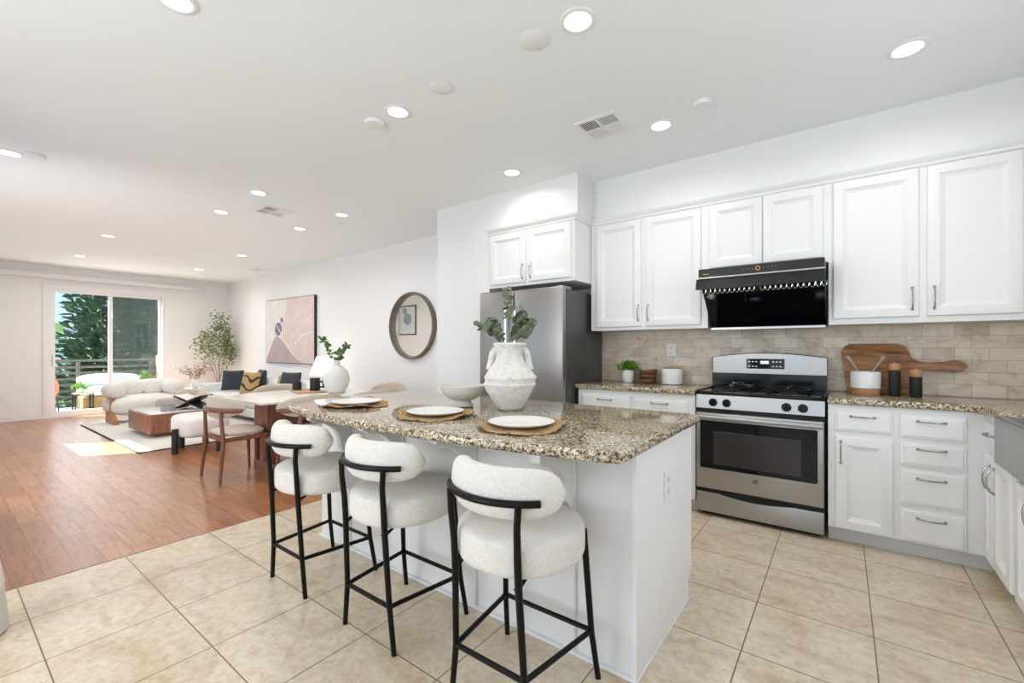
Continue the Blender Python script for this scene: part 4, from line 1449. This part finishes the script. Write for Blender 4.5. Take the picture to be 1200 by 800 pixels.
def disc_cover(name, x, y, r_, h, label, cat):
    z = zc(x)
    o = thing(name, label, cat, (x, y, z))
    link('cover', MB().lathe([(r_, -.0005), (r_, -h * .5), (r_ * .93, -h), (.001, -h * 1.05)], n=36), 'trim', o, angle=50)
    link('rim_line', MB().lathe([(r_ * 1.03, -.0005), (r_ * 1.06, -.003), (r_ * 1.0, -.004)], n=36, hole=True), 'grey_plastic' if False else 'trim', o, angle=50)
    return o


disc_cover('ceiling_cover_plate', -1.28, 1.903, .078, .008, 'blank white round ceiling plate beside the largest light', 'ceiling plate')
disc_cover('ceiling_cover_plate', -1.965, 1.906, .073, .008, 'blank white round ceiling plate midway along the island', 'ceiling plate')
disc_cover('smoke_detector', -2.65, 1.914, .070, .025, 'white round detector beside the light over the island end', 'smoke detector')
disc_cover('smoke_detector', -.728, 3.04, .055, .025, 'small white detector right of the kitchen vent', 'smoke detector')
disc_cover('smoke_detector', -5.29, .543, .065, .03, 'white round detector beside the leftmost light', 'smoke detector')
disc_cover('smoke_detector', -9.07, 2.33, .07, .02, 'white round detector over the living room', 'smoke detector')
disc_cover('smoke_detector', -5.14, 3.2, .045, .012, 'tiny white ceiling sensor near the mirror-side light', 'smoke detector')


def ceiling_vent(x, y, hw, hd_, label):
    z = zc(x)
    o = thing('ceiling_vent', label, 'vent', (x, y, z), group='square ceiling vents')
    fr_ = MB().box(-hw, hw, -hd_, -hd_ + .028, -.008, -.0005).box(-hw, hw, hd_ - .028, hd_, -.008, -.0005).box(-hw, -hw + .028, -hd_ + .028, hd_ - .028, -.008, -.0005).box(hw - .028, hw, -hd_ + .028, hd_ - .028, -.008, -.0005)
    fr_.box(-.008, .008, -hd_ + .028, hd_ - .028, -.0075, -.0005).box(-hw + .028, hw - .028, -.008, .008, -.0072, -.0005)
    link('frame', fr_, 'trim', o)
    link('backing', MB().box(-hw + .02, hw - .02, -hd_ + .02, hd_ - .02, -.0022, -.0008), 'vent_dark', o)
    iw, idp = hw - .028, hd_ - .028
    for (sx_, sy_) in ((-1, -1), (1, 1), (-1, 1), (1, -1)):
        n_ = 7
        sl = MB()
        for k in range(n_):
            q = .008 + (k + .5) / n_ * ((idp if sx_ * sy_ < 0 else iw) - .008)
            wdt = .002 if sy_ < 0 else .005 if sx_ < 0 else .0078
            if sx_ * sy_ < 0:
                x0_, x1_ = sorted((sx_ * .008, sx_ * iw))
                sl.box(x0_, x1_, sy_ * q - wdt, sy_ * q + wdt, -.006, -.003)
            else:
                y0_, y1_ = sorted((sy_ * .008, sy_ * idp))
                sl.box(sx_ * q - wdt, sx_ * q + wdt, y0_, y1_, -.006, -.003)
        link('louvre_panel', sl, 'trim', o)
    return o


ceiling_vent(-1.378, 2.94, .158, .158, 'square white ceiling vent in the kitchen near the cabinets')
ceiling_vent(-5.26, 2.42, .165, .165, 'square white ceiling vent over the dining table')
ceiling_vent(-9.2, 3.96, .15, .13, 'small white ceiling vent far above the sofa')

# ================================================================= MIRROR AND PAINTING
mx_, mz_ = -5.02, 1.612
mr = thing('wall_mirror', 'round mirror in a brown wooden frame on the white wall', 'mirror', (mx_, YM, mz_))
R = Matrix.Rotation(PI / 2, 3, 'X')
link('frame', MB().lathe([(.440, 0), (.486, .0), (.490, .02), (.488, .070), (.478, .078), (.462, .076), (.450, .05), (.446, .02)], n=64, rot=R, hole=True), 'mirror_wood', mr, angle=40)
link('glass', MB().lathe([(.0005, .012), (.452, .012), (.452, .016), (.0005, .016)], n=64, rot=R), 'mirror', mr)

px0, px1, pz0, pz1 = -9.56, -7.68, 1.0, 2.25
pt = thing('painting', 'large abstract pink canvas with a mauve figure, black edged', 'painting', (-8.62, YM, 1.0))
link('frame', MB().box(px0 - .01, px1 + .01, YM - .052, YM - .003, pz0 - .01, pz1 + .01, .002), 'black_matte', pt, W=True)
mb = MB()
yc = YM - .053
W_, H_ = px1 - px0, pz1 - pz0


def patch(pts, k, layer):
    yy = yc - .0008 * layer
    mb.k = k
    o_i = len(mb.v)
    mb.v.extend([(px0 + u * W_, yy, pz0 + v_ * H_) for u, v_ in pts])
    mb.face([o_i + i for i in range(len(pts))])


patch([(0, 0), (1, 0), (1, 1), (0, 1)], 0, 0)
patch([(.78, 0), (1, 0), (1, 1), (.47, 1), (.45, .85), (.40, .68), (.37, .5), (.38, .36), (.48, .28), (.58, .16), (.70, .06)], 1, 1)
patch([(0, 0), (.80, 0), (.70, .05), (.58, .13), (.48, .23), (.38, .34), (.30, .40), (.25, .43), (.18, .36), (.10, .22), (.04, .10)], 2, 2)
patch([(.33 + .035 * math.cos(a) - .02 * math.sin(a), .50 + .105 * math.sin(a)) if False else (.285 + .075 * math.cos(a), .535 + .105 * math.sin(a)) for a in [2 * PI * k / 24 for k in range(24)]], 3, 3)
patch([(.360 + .028 * math.cos(a), .675 + .042 * math.sin(a)) for a in [2 * PI * k / 20 for k in range(20)]], 3, 3)
patch([(.23, .60), (.24, .61), (.37, .44), (.36, .43)], 4, 4)
patch([(.55, .40), (.56, .40), (.98, .72), (.98, .735)], 4, 2)
patch([(.62, .30), (.63, .29), (.80, .42), (.98, .47), (.98, .485), (.79, .435)], 4, 2)
link('canvas', mb, ['art_white', 'art_pink', 'art_dress', 'art_torso', 'art_line'], pt, W=True, raw=True)
# framed print on the opposite wall, seen in the mirror
pp = thing('framed_print', 'pale framed print with a round blue-grey shape, seen in the mirror', 'picture', (-10.75, YL, 1.75))
link('frame', MB().box(-11.15, -10.35, YL + .003, YL + .03, 1.70, 2.60, .004), 'black_matte', pp, W=True)
mb = MB()
mb.box(-11.12, -10.38, YL + .03, YL + .032, 1.73, 2.57)
mb.k = 1
mb.lathe([(.0005, 0), (.18, 0), (.18, .002), (.0005, .002)], (-10.72, YL + .034, 2.18), 24, rot=Matrix.Rotation(-PI / 2, 3, 'X'))
mb.lathe([(.0005, 0), (.10, 0), (.10, .002), (.0005, .002)], (-10.85, YL + .034, 2.43), 24, rot=Matrix.Rotation(-PI / 2, 3, 'X'))
link('print', mb, ['art_paper', 'art_blue'], pp, W=True)

# ================================================================= DINING SET
dt = thing('dining_table', 'pale-topped dining table on a blocky walnut pedestal', 'dining table', (-4.95, 2.7, 0))
tt = rounded([(-5.42, 1.955), (-4.53, 1.955), (-4.44, 2.35), (-4.44, 3.05), (-4.53, 3.45), (-5.42, 3.45), (-5.69, 3.05), (-5.69, 2.35)], [.02, .02, .1, .1, .02, .02, .1, .1])
link('tabletop', MB().slab(tt, .722, .75, .010), 'table_top', dt, W=True)
for (y, sg) in ((2.135, 1), (3.27, -1)):
    ya, yb = sorted((y, y + sg * .17))
    link('upper_block', MB().box(-5.08, -4.78, ya, yb, .43, .722, .004), 'walnut_table', dt, W=True)
    yc_, yd_ = sorted((y + sg * .17, y + sg * .30))
    link('side_block', MB().box(-5.00, -4.78, yc_, yd_, .43, .60, .004), 'walnut_table', dt, W=True)
    link('post', MB().box(-5.08, -5.035, ya, yb, .09, .43, .004), 'walnut_table', dt, W=True)
    link('post', MB().box(-4.96, -4.86, ya, yb, .09, .43, .004), 'walnut_table', dt, W=True)
    link('foot_beam', MB().box(-5.09, -4.60, ya, yb, 0, .09, .004), 'walnut_table', dt, W=True)
link('stretcher', MB().box(-4.95, -4.88, 2.305, 3.10, .16, .30, .004), 'walnut_table', dt, W=True)


def make_dining_chair(loc, rz, label):
    """faces +Y locally; origin under the seat centre"""
    t_ = thing('dining_chair', label, 'dining chair', loc, rz, 'walnut dining chairs round the table')
    link('seat', MB().super((0, .0, .455), .245, .205, .035, 3, 3.2, 32, 12), 'chair_fabric', t_, angle=60)
    link('seat_frame', MB().box(-.215, .215, -.20, -.17, .385, .425, .004).box(-.215, .215, .17, .20, .385, .425, .004).box(-.225, -.195, -.19, .19, .385, .425, .004).box(.195, .225, -.19, .19, .385, .425, .004), 'walnut_h', t_)
    secs = []
    for k in range(25):
        q = -1 + 2 * k / 24
        ang = q * .86
        R_ = .46
        c_ = Vector((R_ * math.sin(ang), .235 - R_ * math.cos(ang), .715))
        nrm = Vector((math.sin(ang), -math.cos(ang), 0))
        e_ = max(.03, 1 - abs(q) ** 2.4) ** .5
        secs.append((c_, nrm, (0, 0, 1), .022 * max(.5, e_), .108 * e_))
    link('backrest', MB().loft(secs, 20, 2.2), 'chair_fabric', t_, angle=60)
    pts = []
    for k in range(15):
        ang = (-1 + 2 * k / 14) * .82
        pts.append((.495 * math.sin(ang), .240 - .495 * math.cos(ang), .690))
    link('back_rail', MB().tube(pts, [.012] + [.018] * 13 + [.012], 10, flat=1.3), 'walnut_h', t_)
    for s_ in (-1, 1):
        link('leg', MB().tube([(s_ * .235, -.24, 0), (s_ * .215, -.205, .40), (s_ * .19, -.222, .69)], [.013, .020, .016], 10), 'walnut', t_)
        link('leg', MB().tube([(s_ * .225, .205, 0), (s_ * .200, .180, .41)], [.012, .020], 10), 'walnut', t_)
    return t_


dc = make_dining_chair((-4.90, 1.90, 0), 0, 'walnut dining chair with oval beige back, fully in view at the table end')
dup(dc, (-4.36, 2.35, 0), PI / 2, 'walnut dining chair behind the curved end of the island, closer of the side pair')
dup(dc, (-4.36, 3.09, 0), PI / 2, 'walnut dining chair on the island side, further of the pair')
dup(dc, (-5.62, 2.72, 0), -PI / 2, 'dining chair on the far side of the table, only its back showing')
dup(dc, (-4.80, 3.60, 0), PI, 'dining chair at the end of the table nearest the mirror wall')

# things on the dining table
TZ = .7505
single('serving_board', MB().slab(rounded([(-5.50, 2.72), (-5.06, 2.60), (-4.96, 2.92), (-5.40, 3.03)], .05), TZ, TZ + .018, .005), 'tan_board', 'tan wooden board on the dining table under the black cups', 'board', (-5.2, 2.8, TZ))
mb = MB()
for (X, Y, r_, h, lb) in ((-5.385, 2.76, .052, .095, 'short black ribbed cup at the left of the board'), (-5.15, 2.86, .058, .150, 'tall black ribbed cup beside the vase on the board')):
    single('cup', MB().lathe([(.001, 0), (r_, 0), (r_ * 1.02, .004), (r_, h), (r_ * .9, h), (r_ * .88, .01), (.001, .01)], (X, Y, TZ + .0185), 32, wob=lambda a, z: .012 * math.sin(16 * a)), 'black_matte', lb, 'cup', (X, Y, TZ + .0185), group='black cups on the dining table', angle=60)
dv = thing('vase', 'large round pale ribbed vase on the dining table', 'vase', (-4.83, 2.95, TZ))
link('body', MB().lathe([(.001, 0), (.085, 0), (.095, .008), (.130, .07), (.148, .14), (.146, .20), (.122, .265), (.080, .310), (.045, .330), (.038, .345), (.043, .372), (.037, .372), (.032, .345)], n=44), 'ribbed_vase', dv, angle=60)
random.seed(8)
br_ = thing('leafy_branch', 'green leafy branch standing in the round ribbed vase', 'plant', (-4.83, 2.95, TZ + .28))
RR = Vector((.84, .54, 0)).normalized()
for (path, nl) in (([(0, 0), (-.01, .10), (-.07, .20), (-.10, .28), (-.16, .33), (-.18, .36)], 15), ([(0, 0), (.02, .10), (.06, .18), (.10, .25), (.13, .28)], 13), ([(0, 0), (.0, .12), (.03, .20), (.06, .22)], 8)):
    pts = [RR * a + Vector((random.uniform(-.02, .02), random.uniform(-.02, .02), z)) for a, z in path]
    sb = link('stem', MB().tube(pts, .003, 6), 'stem', br_)
    f = MB()
    for k in range(nl):
        q = .3 + .7 * k / (nl - 1)
        u_ = q * (len(pts) - 1)
        i = min(len(pts) - 2, int(u_))
        c_ = pts[i].lerp(pts[i + 1], u_ - i)
        for s_ in range(2):
            d = RR * random.uniform(-1, 1) + Vector((random.uniform(-.5, .5), random.uniform(-.5, .5), random.uniform(-.3, .8)))
            f.leaf(c_, d, random.uniform(.045, .07), random.uniform(.028, .04), up=Vector((.6, -.8, .3)))
    link('leaves', f, 'leaf', sb, raw=True)

# ================================================================= LIVING ROOM
rg_ = thing('area_rug', 'large cream rug with dark bound edge on the hardwood', 'rug', (-8.5, 2.7, 0))
link('pile', MB().box(-10.12, -6.87, 1.565, 4.0, .001, .012, .003), 'rug', rg_, W=True)
link('binding', MB().box(-10.13, -6.86, 1.555, 1.572, .0, .012).box(-6.872, -6.86, 1.572, 4.0, .0, .012), 'dark_edge', rg_, W=True)

cf = thing('coffee_table', 'low square walnut coffee table with pale inset top', 'coffee table', (-8.35, 2.35, .012))
link('plinth', MB().box(-8.70, -7.86, 1.98, 2.78, .012, .075), 'walnut_table', cf, W=True)
link('box_body', MB().slab(rounded([(-8.78, 1.87), (-7.74, 1.87), (-7.74, 2.90), (-8.78, 2.90)], .05), .075, .345, .004), 'walnut', cf, W=True)
link('inset_top', MB().slab(rounded([(-8.74, 1.91), (-7.78, 1.91), (-7.78, 2.86), (-8.74, 2.86)], .04), .345, .350, .001), 'coffee_top', cf, W=True)
bkk = thing('open_book', 'open book lying on a black crossed stand on the coffee table', 'book', (-8.05, 2.5, .43))
bkst = thing('book_stand', 'black crossed book stand on the coffee table', 'book stand', (-8.05, 2.5, .351))
for s_ in (-1, 1):
    R_ = Matrix.Rotation(s_ * .42, 3, 'Y') 
    mb = MB().box(-.24, .24, -.13, .13, -.007, .007, .003)
    mb.v = [tuple((R_ @ Vector(v)) + Vector((0, 0, .108))) for v in mb.v]
    bb_ = link('crossed_panel', mb, 'black_matte', bkst)
bkst.rotation_euler = (0, 0, .6)
bkk.rotation_euler = (0, 0, .6)
bkk.location = (-8.05, 2.5, .484)
mb = MB()
for s_ in (-1, 1):
    secs = []
    for k in range(7):
        q = k / 6
        secs.append(((s_ * (.004 + .19 * q), 0, .010 + .070 * q ** .8), (0, 0, 1), (0, 1, 0), .012 * (1 - .5 * q), .13))
    mb.loft(secs, 12, 8)
link('pages', mb, 'plate', bkk)
single('candle_bowl', MB().lathe([(.001, 0), (.085, 0), (.088, .005), (.088, .075), (.082, .075), (.080, .02), (.001, .02)], (-8.05, 2.18, .3505), 32), 'grey_stone', 'grey cylindrical bowl on the coffee table left of the book', 'bowl', (-8.05, 2.18, .3505))

# boucle loveseat by the sliding door
lv = thing('loveseat', 'white boucle loveseat with bolster arms in front of the sliding door', 'loveseat', (-10.3, 2.5, .0))
link('seat_cushion', MB().super((-10.13, 2.39, .285), .42, .54, .175, 3.2, 4.5, 36, 14), 'boucle_far', lv, W=True, angle=60)
link('backrest', MB().loft([((-10.58, y, .50), (1, 0, 0), (0, 0, 1), .13, .20) for y in (2.02, 2.06, 2.2, 2.5, 2.75, 2.90, 2.94)], 20, 2.6), 'boucle_far', lv, W=True, angle=60)
for y in (1.96, 2.81):
    R_ = Matrix.Rotation(PI / 2, 3, 'Y')
    link('bolster_arm', MB().lathe([(.001, -.22), (.09, -.21), (.135, -.17), (.148, -.08), (.148, .08), (.135, .17), (.09, .21), (.001, .22)], (-10.08, y, .555), 28, rot=R_), 'boucle_far', lv, W=True, angle=60)
for y in (1.90, 2.93):
    link('wood_side', MB().prism([(-10.14, .012), (-9.60, .012), (-9.60, .08), (-9.72, .10), (-9.80, .15), (-9.84, .23), (-9.84, .43), (-10.14, .43)], y - .035, y + .035, 'y'), 'sofa_wood', lv, W=True)
for (y, s_) in ((2.24, 1), (2.58, 1)):
    single('throw_pillow', MB().super((-10.33, y, .575), .10, .20, .15, 2.4, 3, 24, 12), 'boucle_far', 'plump white pillow on the loveseat, ' + ('left one' if y < 2.5 else 'right one'), 'pillow', (-10.33, y, .43), group='white pillows on the loveseat', angle=60)
# tub chair behind the coffee table
tb = thing('tub_chair', 'small round-backed beige chair behind the coffee table', 'armchair', (-9.30, 2.63, .012))
link('seat', MB().lathe([(.001, .05), (.25, .05), (.28, .09), (.28, .34), (.25, .40), (.001, .41)], n=36), 'grey_fabric', tb, angle=60)
link('base', MB().lathe([(.001, 0), (.20, 0), (.20, .05), (.001, .0505)], n=30), 'black_matte', tb)
secs = []
for k in range(17):
    q = -1 + 2 * k / 16
    ang = q * .72
    e_ = max(.05, 1 - abs(q) ** 2.6) ** .5
    secs.append(((.23 * math.cos(ang + .3), .23 * math.sin(ang + .3), .43), (math.cos(ang + .3), math.sin(ang + .3), 0), (0, 0, 1), .055 * max(.5, e_), .14 * e_))
link('backrest', MB().loft(secs, 18, 2.4), 'chair_fabric', tb, angle=60)

# boucle ottoman with black legs
ot = thing('ottoman', 'rounded white ottoman bench on black cylinder legs', 'ottoman', (-6.45, 2.1, .0))
link('cushion', MB().super((-6.58, 2.12, .315), .31, .27, .135, 5.5, 4.0, 44, 18), 'boucle_far', ot, W=True, angle=60)
for (x, y, h) in ((-6.79, 1.98, .20), (-6.47, 1.82, .30), (-6.86, 2.27, .20), (-6.255, 2.22, .30)):
    link('leg', MB().lathe([(.001, 0), (.035, 0), (.035, h), (.001, h + .0005)], (x, y, 0), 20), 'black_matte', ot, W=True)

# long white sofa along the mirror wall
sf = thing('sofa', 'long white sofa under the painting', 'sofa', (-8.4, 3.8, .012))
link('base', MB().box(-10.20, -7.12, 3.32, 4.20, .10, .26, .02), 'sofa_fabric', sf, W=True)
for k in range(2):
    link('seat_cushion', MB().super((-9.37 + k * 1.38, 3.66, .345), .685, .36, .09, 6, 8, 36, 12), 'sofa_fabric', sf, W=True, angle=60)
    link('back_cushion', MB().super((-9.37 + k * 1.38, 4.03, .56), .68, .12, .17, 4, 8, 36, 12), 'sofa_fabric', sf, W=True, angle=60)
for (a, b) in ((-10.26, -10.06), (-7.30, -7.10)):
    link('arm', MB().box(a, b, 3.30, 4.20, .10, .585, .03), 'sofa_fabric', sf, W=True)
link('back', MB().box(-10.20, -7.12, 4.12, 4.24, .10, .66, .03), 'sofa_fabric', sf, W=True)
for (x, y) in ((-10.15, 3.38), (-7.2, 3.38), (-10.15, 4.12), (-7.2, 4.12)):
    link('foot', MB().box(x - .04, x + .04, y - .04, y + .04, .012, .10), 'black_matte', sf, W=True)


def cushion(name, x, y, z, s_, rz, lean, m_, label):
    n = 18
    mb = MB()
    top_, bot_ = [], []
    o_i = len(mb.v)
    for sgn in (1, -1):
        for i in range(n + 1):
            for j in range(n + 1):
                u_ = -1 + 2 * i / n
                v_ = -1 + 2 * j / n
                th = .32 * ((1 - u_ ** 4) * (1 - v_ ** 4)) ** .5
                pin = 1 - .10 * (1 - abs(u_ * v_)) * (abs(u_) ** 6 + abs(v_) ** 6) * .5
                mb.v.append((u_ * pin * s_, sgn * th * s_ * .9, v_ * pin * s_))
    N1 = (n + 1) ** 2
    for i in range(n):
        for j in range(n):
            a = i * (n + 1) + j
            mb.face([a, a + 1, a + n + 2, a + n + 1])
            mb.face([N1 + a, N1 + a + n + 1, N1 + a + n + 2, N1 + a + 1])
    R_ = Matrix.Rotation(rz, 3, 'Z') @ Matrix.Rotation(lean, 3, 'X')
    mb.v = [tuple(R_ @ Vector(v) + Vector((x, y, z))) for v in mb.v]
    return single(name, mb, m_, label, 'pillow', (x, y, z - s_), group='throw pillows on the sofa', angle=60)


cushion('throw_pillow', -9.66, 3.66, .65, .20, .75, -.2, 'charcoal', 'charcoal pillow on the sofa, left of the patterned one')
cushion('throw_pillow', -8.90, 3.86, .68, .20, -.15, -.2, 'charcoal', 'dark pillow mostly hidden behind the mustard patterned one')
cushion('throw_pillow', -8.78, 3.62, .63, .215, .25, -.25, 'tan_pattern', 'mustard pillow with black squiggle pattern')
cushion('throw_pillow', -7.78, 3.80, .63, .18, .5, -.2, 'tan', 'small tan pillow tucked behind the dark one near the lamp')
cushion('throw_pillow', -7.42, 3.68, .68, .205, .35, -.22, 'charcoal', 'black pillow on the sofa closest to the lamp')

# side table and lamp
sd = thing('side_table', 'white round side table at the sofa end under the lamp', 'side table', (-6.88, 3.98, 0))
link('top', MB().lathe([(.001, .53), (.20, .53), (.205, .54), (.205, .555), (.001, .556)], n=32), 'trim', sd, angle=50)
link('pedestal', MB().lathe([(.15, 0), (.15, .02), (.05, .04), (.04, .50), (.08, .53)], n=24), 'trim', sd, angle=50)
lp = thing('table_lamp', 'table lamp with white cone shade and stacked black base', 'lamp', (-6.88, 3.98, .557))
link('base', MB().lathe([(.001, 0), (.09, 0), (.09, .03), (.03, .035), (.03, .07), (.085, .075), (.085, .10), (.03, .105), (.03, .16), (.075, .165), (.075, .19), (.02, .195), (.015, .30)], n=28), 'black_matte', lp, angle=40)
link('lamp_shade', MB().lathe([(.225, .285), (.120, .59), (.115, .59), (.220, .285)], n=40, hole=True), 'shade', lp, angle=50)
pl_ = bpy.data.lights.new('lamp', 'POINT')
pl_.energy = 2.5
pl_.shadow_soft_size = .05
pl_.color = (1, .9, .78)
po = bpy.data.objects.new('lamp', pl_)
C.objects.link(po)
po.parent = lp
po.location = (0, 0, .42)

# corner tree
random.seed(17)
tr_ = thing('potted_tree', 'slender leafy green tree in the corner behind the sofa', 'potted tree', (-11.12, 3.93, 0))
link('pot', MB().lathe([(.001, 0), (.14, 0), (.18, .30), (.165, .30), (.15, .26), (.001, .26)], n=28), 'crock', tr_, angle=50)
tips = []
for (a, z, dx, dy) in ((0, 2.0, .02, .02), (0, 1.62, .13, -.28), (0, 1.55, -.1, .28), (0, 1.85, -.05, .12), (0, 1.35, .20, -.38), (0, 1.30, .15, .36)):
    pts = []
    for k in range(9):
        q = k / 8
        pts.append(Vector((dx * q ** 1.6 + random.uniform(-.01, .01), dy * q ** 1.6 + random.uniform(-.01, .01), .26 + (z - .26) * q)))
    st_ = link('branch', MB().tube(pts, [.013 - .009 * k / 8 for k in range(9)], 8), 'grey_stem', tr_)
    f = MB()
    for k in range(190):
        q = random.uniform(.66, 1.03)
        u_ = min(7.999, q * 8)
        i = int(u_)
        c_ = pts[i].lerp(pts[i + 1], u_ - i)
        sp = .16 * (1.05 - abs(q - .78) * 1.3)
        c_ = c_ + Vector((random.gauss(0, sp * .55), random.gauss(0, sp * .75), random.gauss(0, sp * .55)))
        c_.y = min(c_.y, .22)
        c_.x = max(c_.x, -.40)
        f.leaf(c_, (random.uniform(-1, 1), random.uniform(-1, 1), random.uniform(-.4, .8)), random.uniform(.045, .08), random.uniform(.026, .042))
    link('leaves', f, 'olive_leaf', st_, raw=True)

# dusty pink branch on a stand
random.seed(19)
ps = thing('plant_stand', 'white round side table between the loveseat and the corner', 'side table', (-10.45, 3.28, .0))
link('top', MB().lathe([(.001, .45), (.19, .45), (.19, .48), (.001, .481)], n=28), 'trim', ps, angle=50)
link('pedestal', MB().lathe([(.12, 0), (.12, .02), (.05, .05), (.05, .45)], n=24), 'trim', ps, angle=50)
pv = thing('vase', 'white vase on the round table beside the loveseat', 'vase', (-10.45, 3.28, .482))
link('body', MB().lathe([(.001, 0), (.05, 0), (.08, .05), (.075, .10), (.035, .15), (.035, .18), (.028, .18)], n=28), 'crock', pv, angle=60)
pk = thing('blossom_branch', 'dusty pink blossom branches beside the loveseat', 'plant', (-10.45, 3.28, .60))
for (dy, z) in ((-.30, .24), (-.18, .32), (.02, .30), (.20, .36), (.12, .22), (.26, .24)):
    pts = [Vector((random.uniform(-.03, .05) * q, dy * q ** 1.3, z * q + .03)) for q in [k / 5 for k in range(6)]]
    sb = link('stem', MB().tube(pts, .0035, 6), 'stem', pk)
    f = MB()
    for k in range(46):
        q = random.uniform(.35, 1)
        u_ = min(4.999, q * 5)
        i = int(u_)
        c_ = pts[i].lerp(pts[i + 1], u_ - i) + Vector([random.gauss(0, .035) for _ in range(3)])
        f.leaf(c_, (random.uniform(-1, 1), random.uniform(-1, 1), random.uniform(-.4, .8)), .035, .024)
    link('blossoms', f, 'pink_leaf', sb, raw=True)

# wall plates
for (y, z, lb) in ((.83, .32, 'white outlet plate low on the far wall, left edge'), (1.075, 1.13, 'white switch plate on the far wall left of the door')):
    o = thing('wall_plate', lb, 'wall plate', (XF, y, z))
    link('plate', MB().box(0, .006, -.04, .04, 0, .12, .002), 'white_plastic', o)
    link('rocker', MB().box(.006, .009, -.015, .015, .03, .09, .001), 'white_plastic', o)

# white object at the left edge
bn = thing('waste_bin', 'white tapered bin cut off by the left edge, bottom corner', 'bin', (-3.085, .085, 0))
link('body', MB().lathe([(.001, .01), (.15, .01), (.15, .02), (.135, .21), (.133, .215), (.125, .21), (.14, .03), (.001, .03)], n=36), 'bowl', bn, angle=50)
link('liner_rim', MB().lathe([(.136, .205), (.139, .215), (.120, .330), (.110, .330), (.126, .205)], n=36, hole=True), 'crock', bn, angle=50)
link('foot', MB().lathe([(.001, 0), (.146, 0), (.146, .01), (.001, .0105)], n=36), 'grey_plastic', bn)
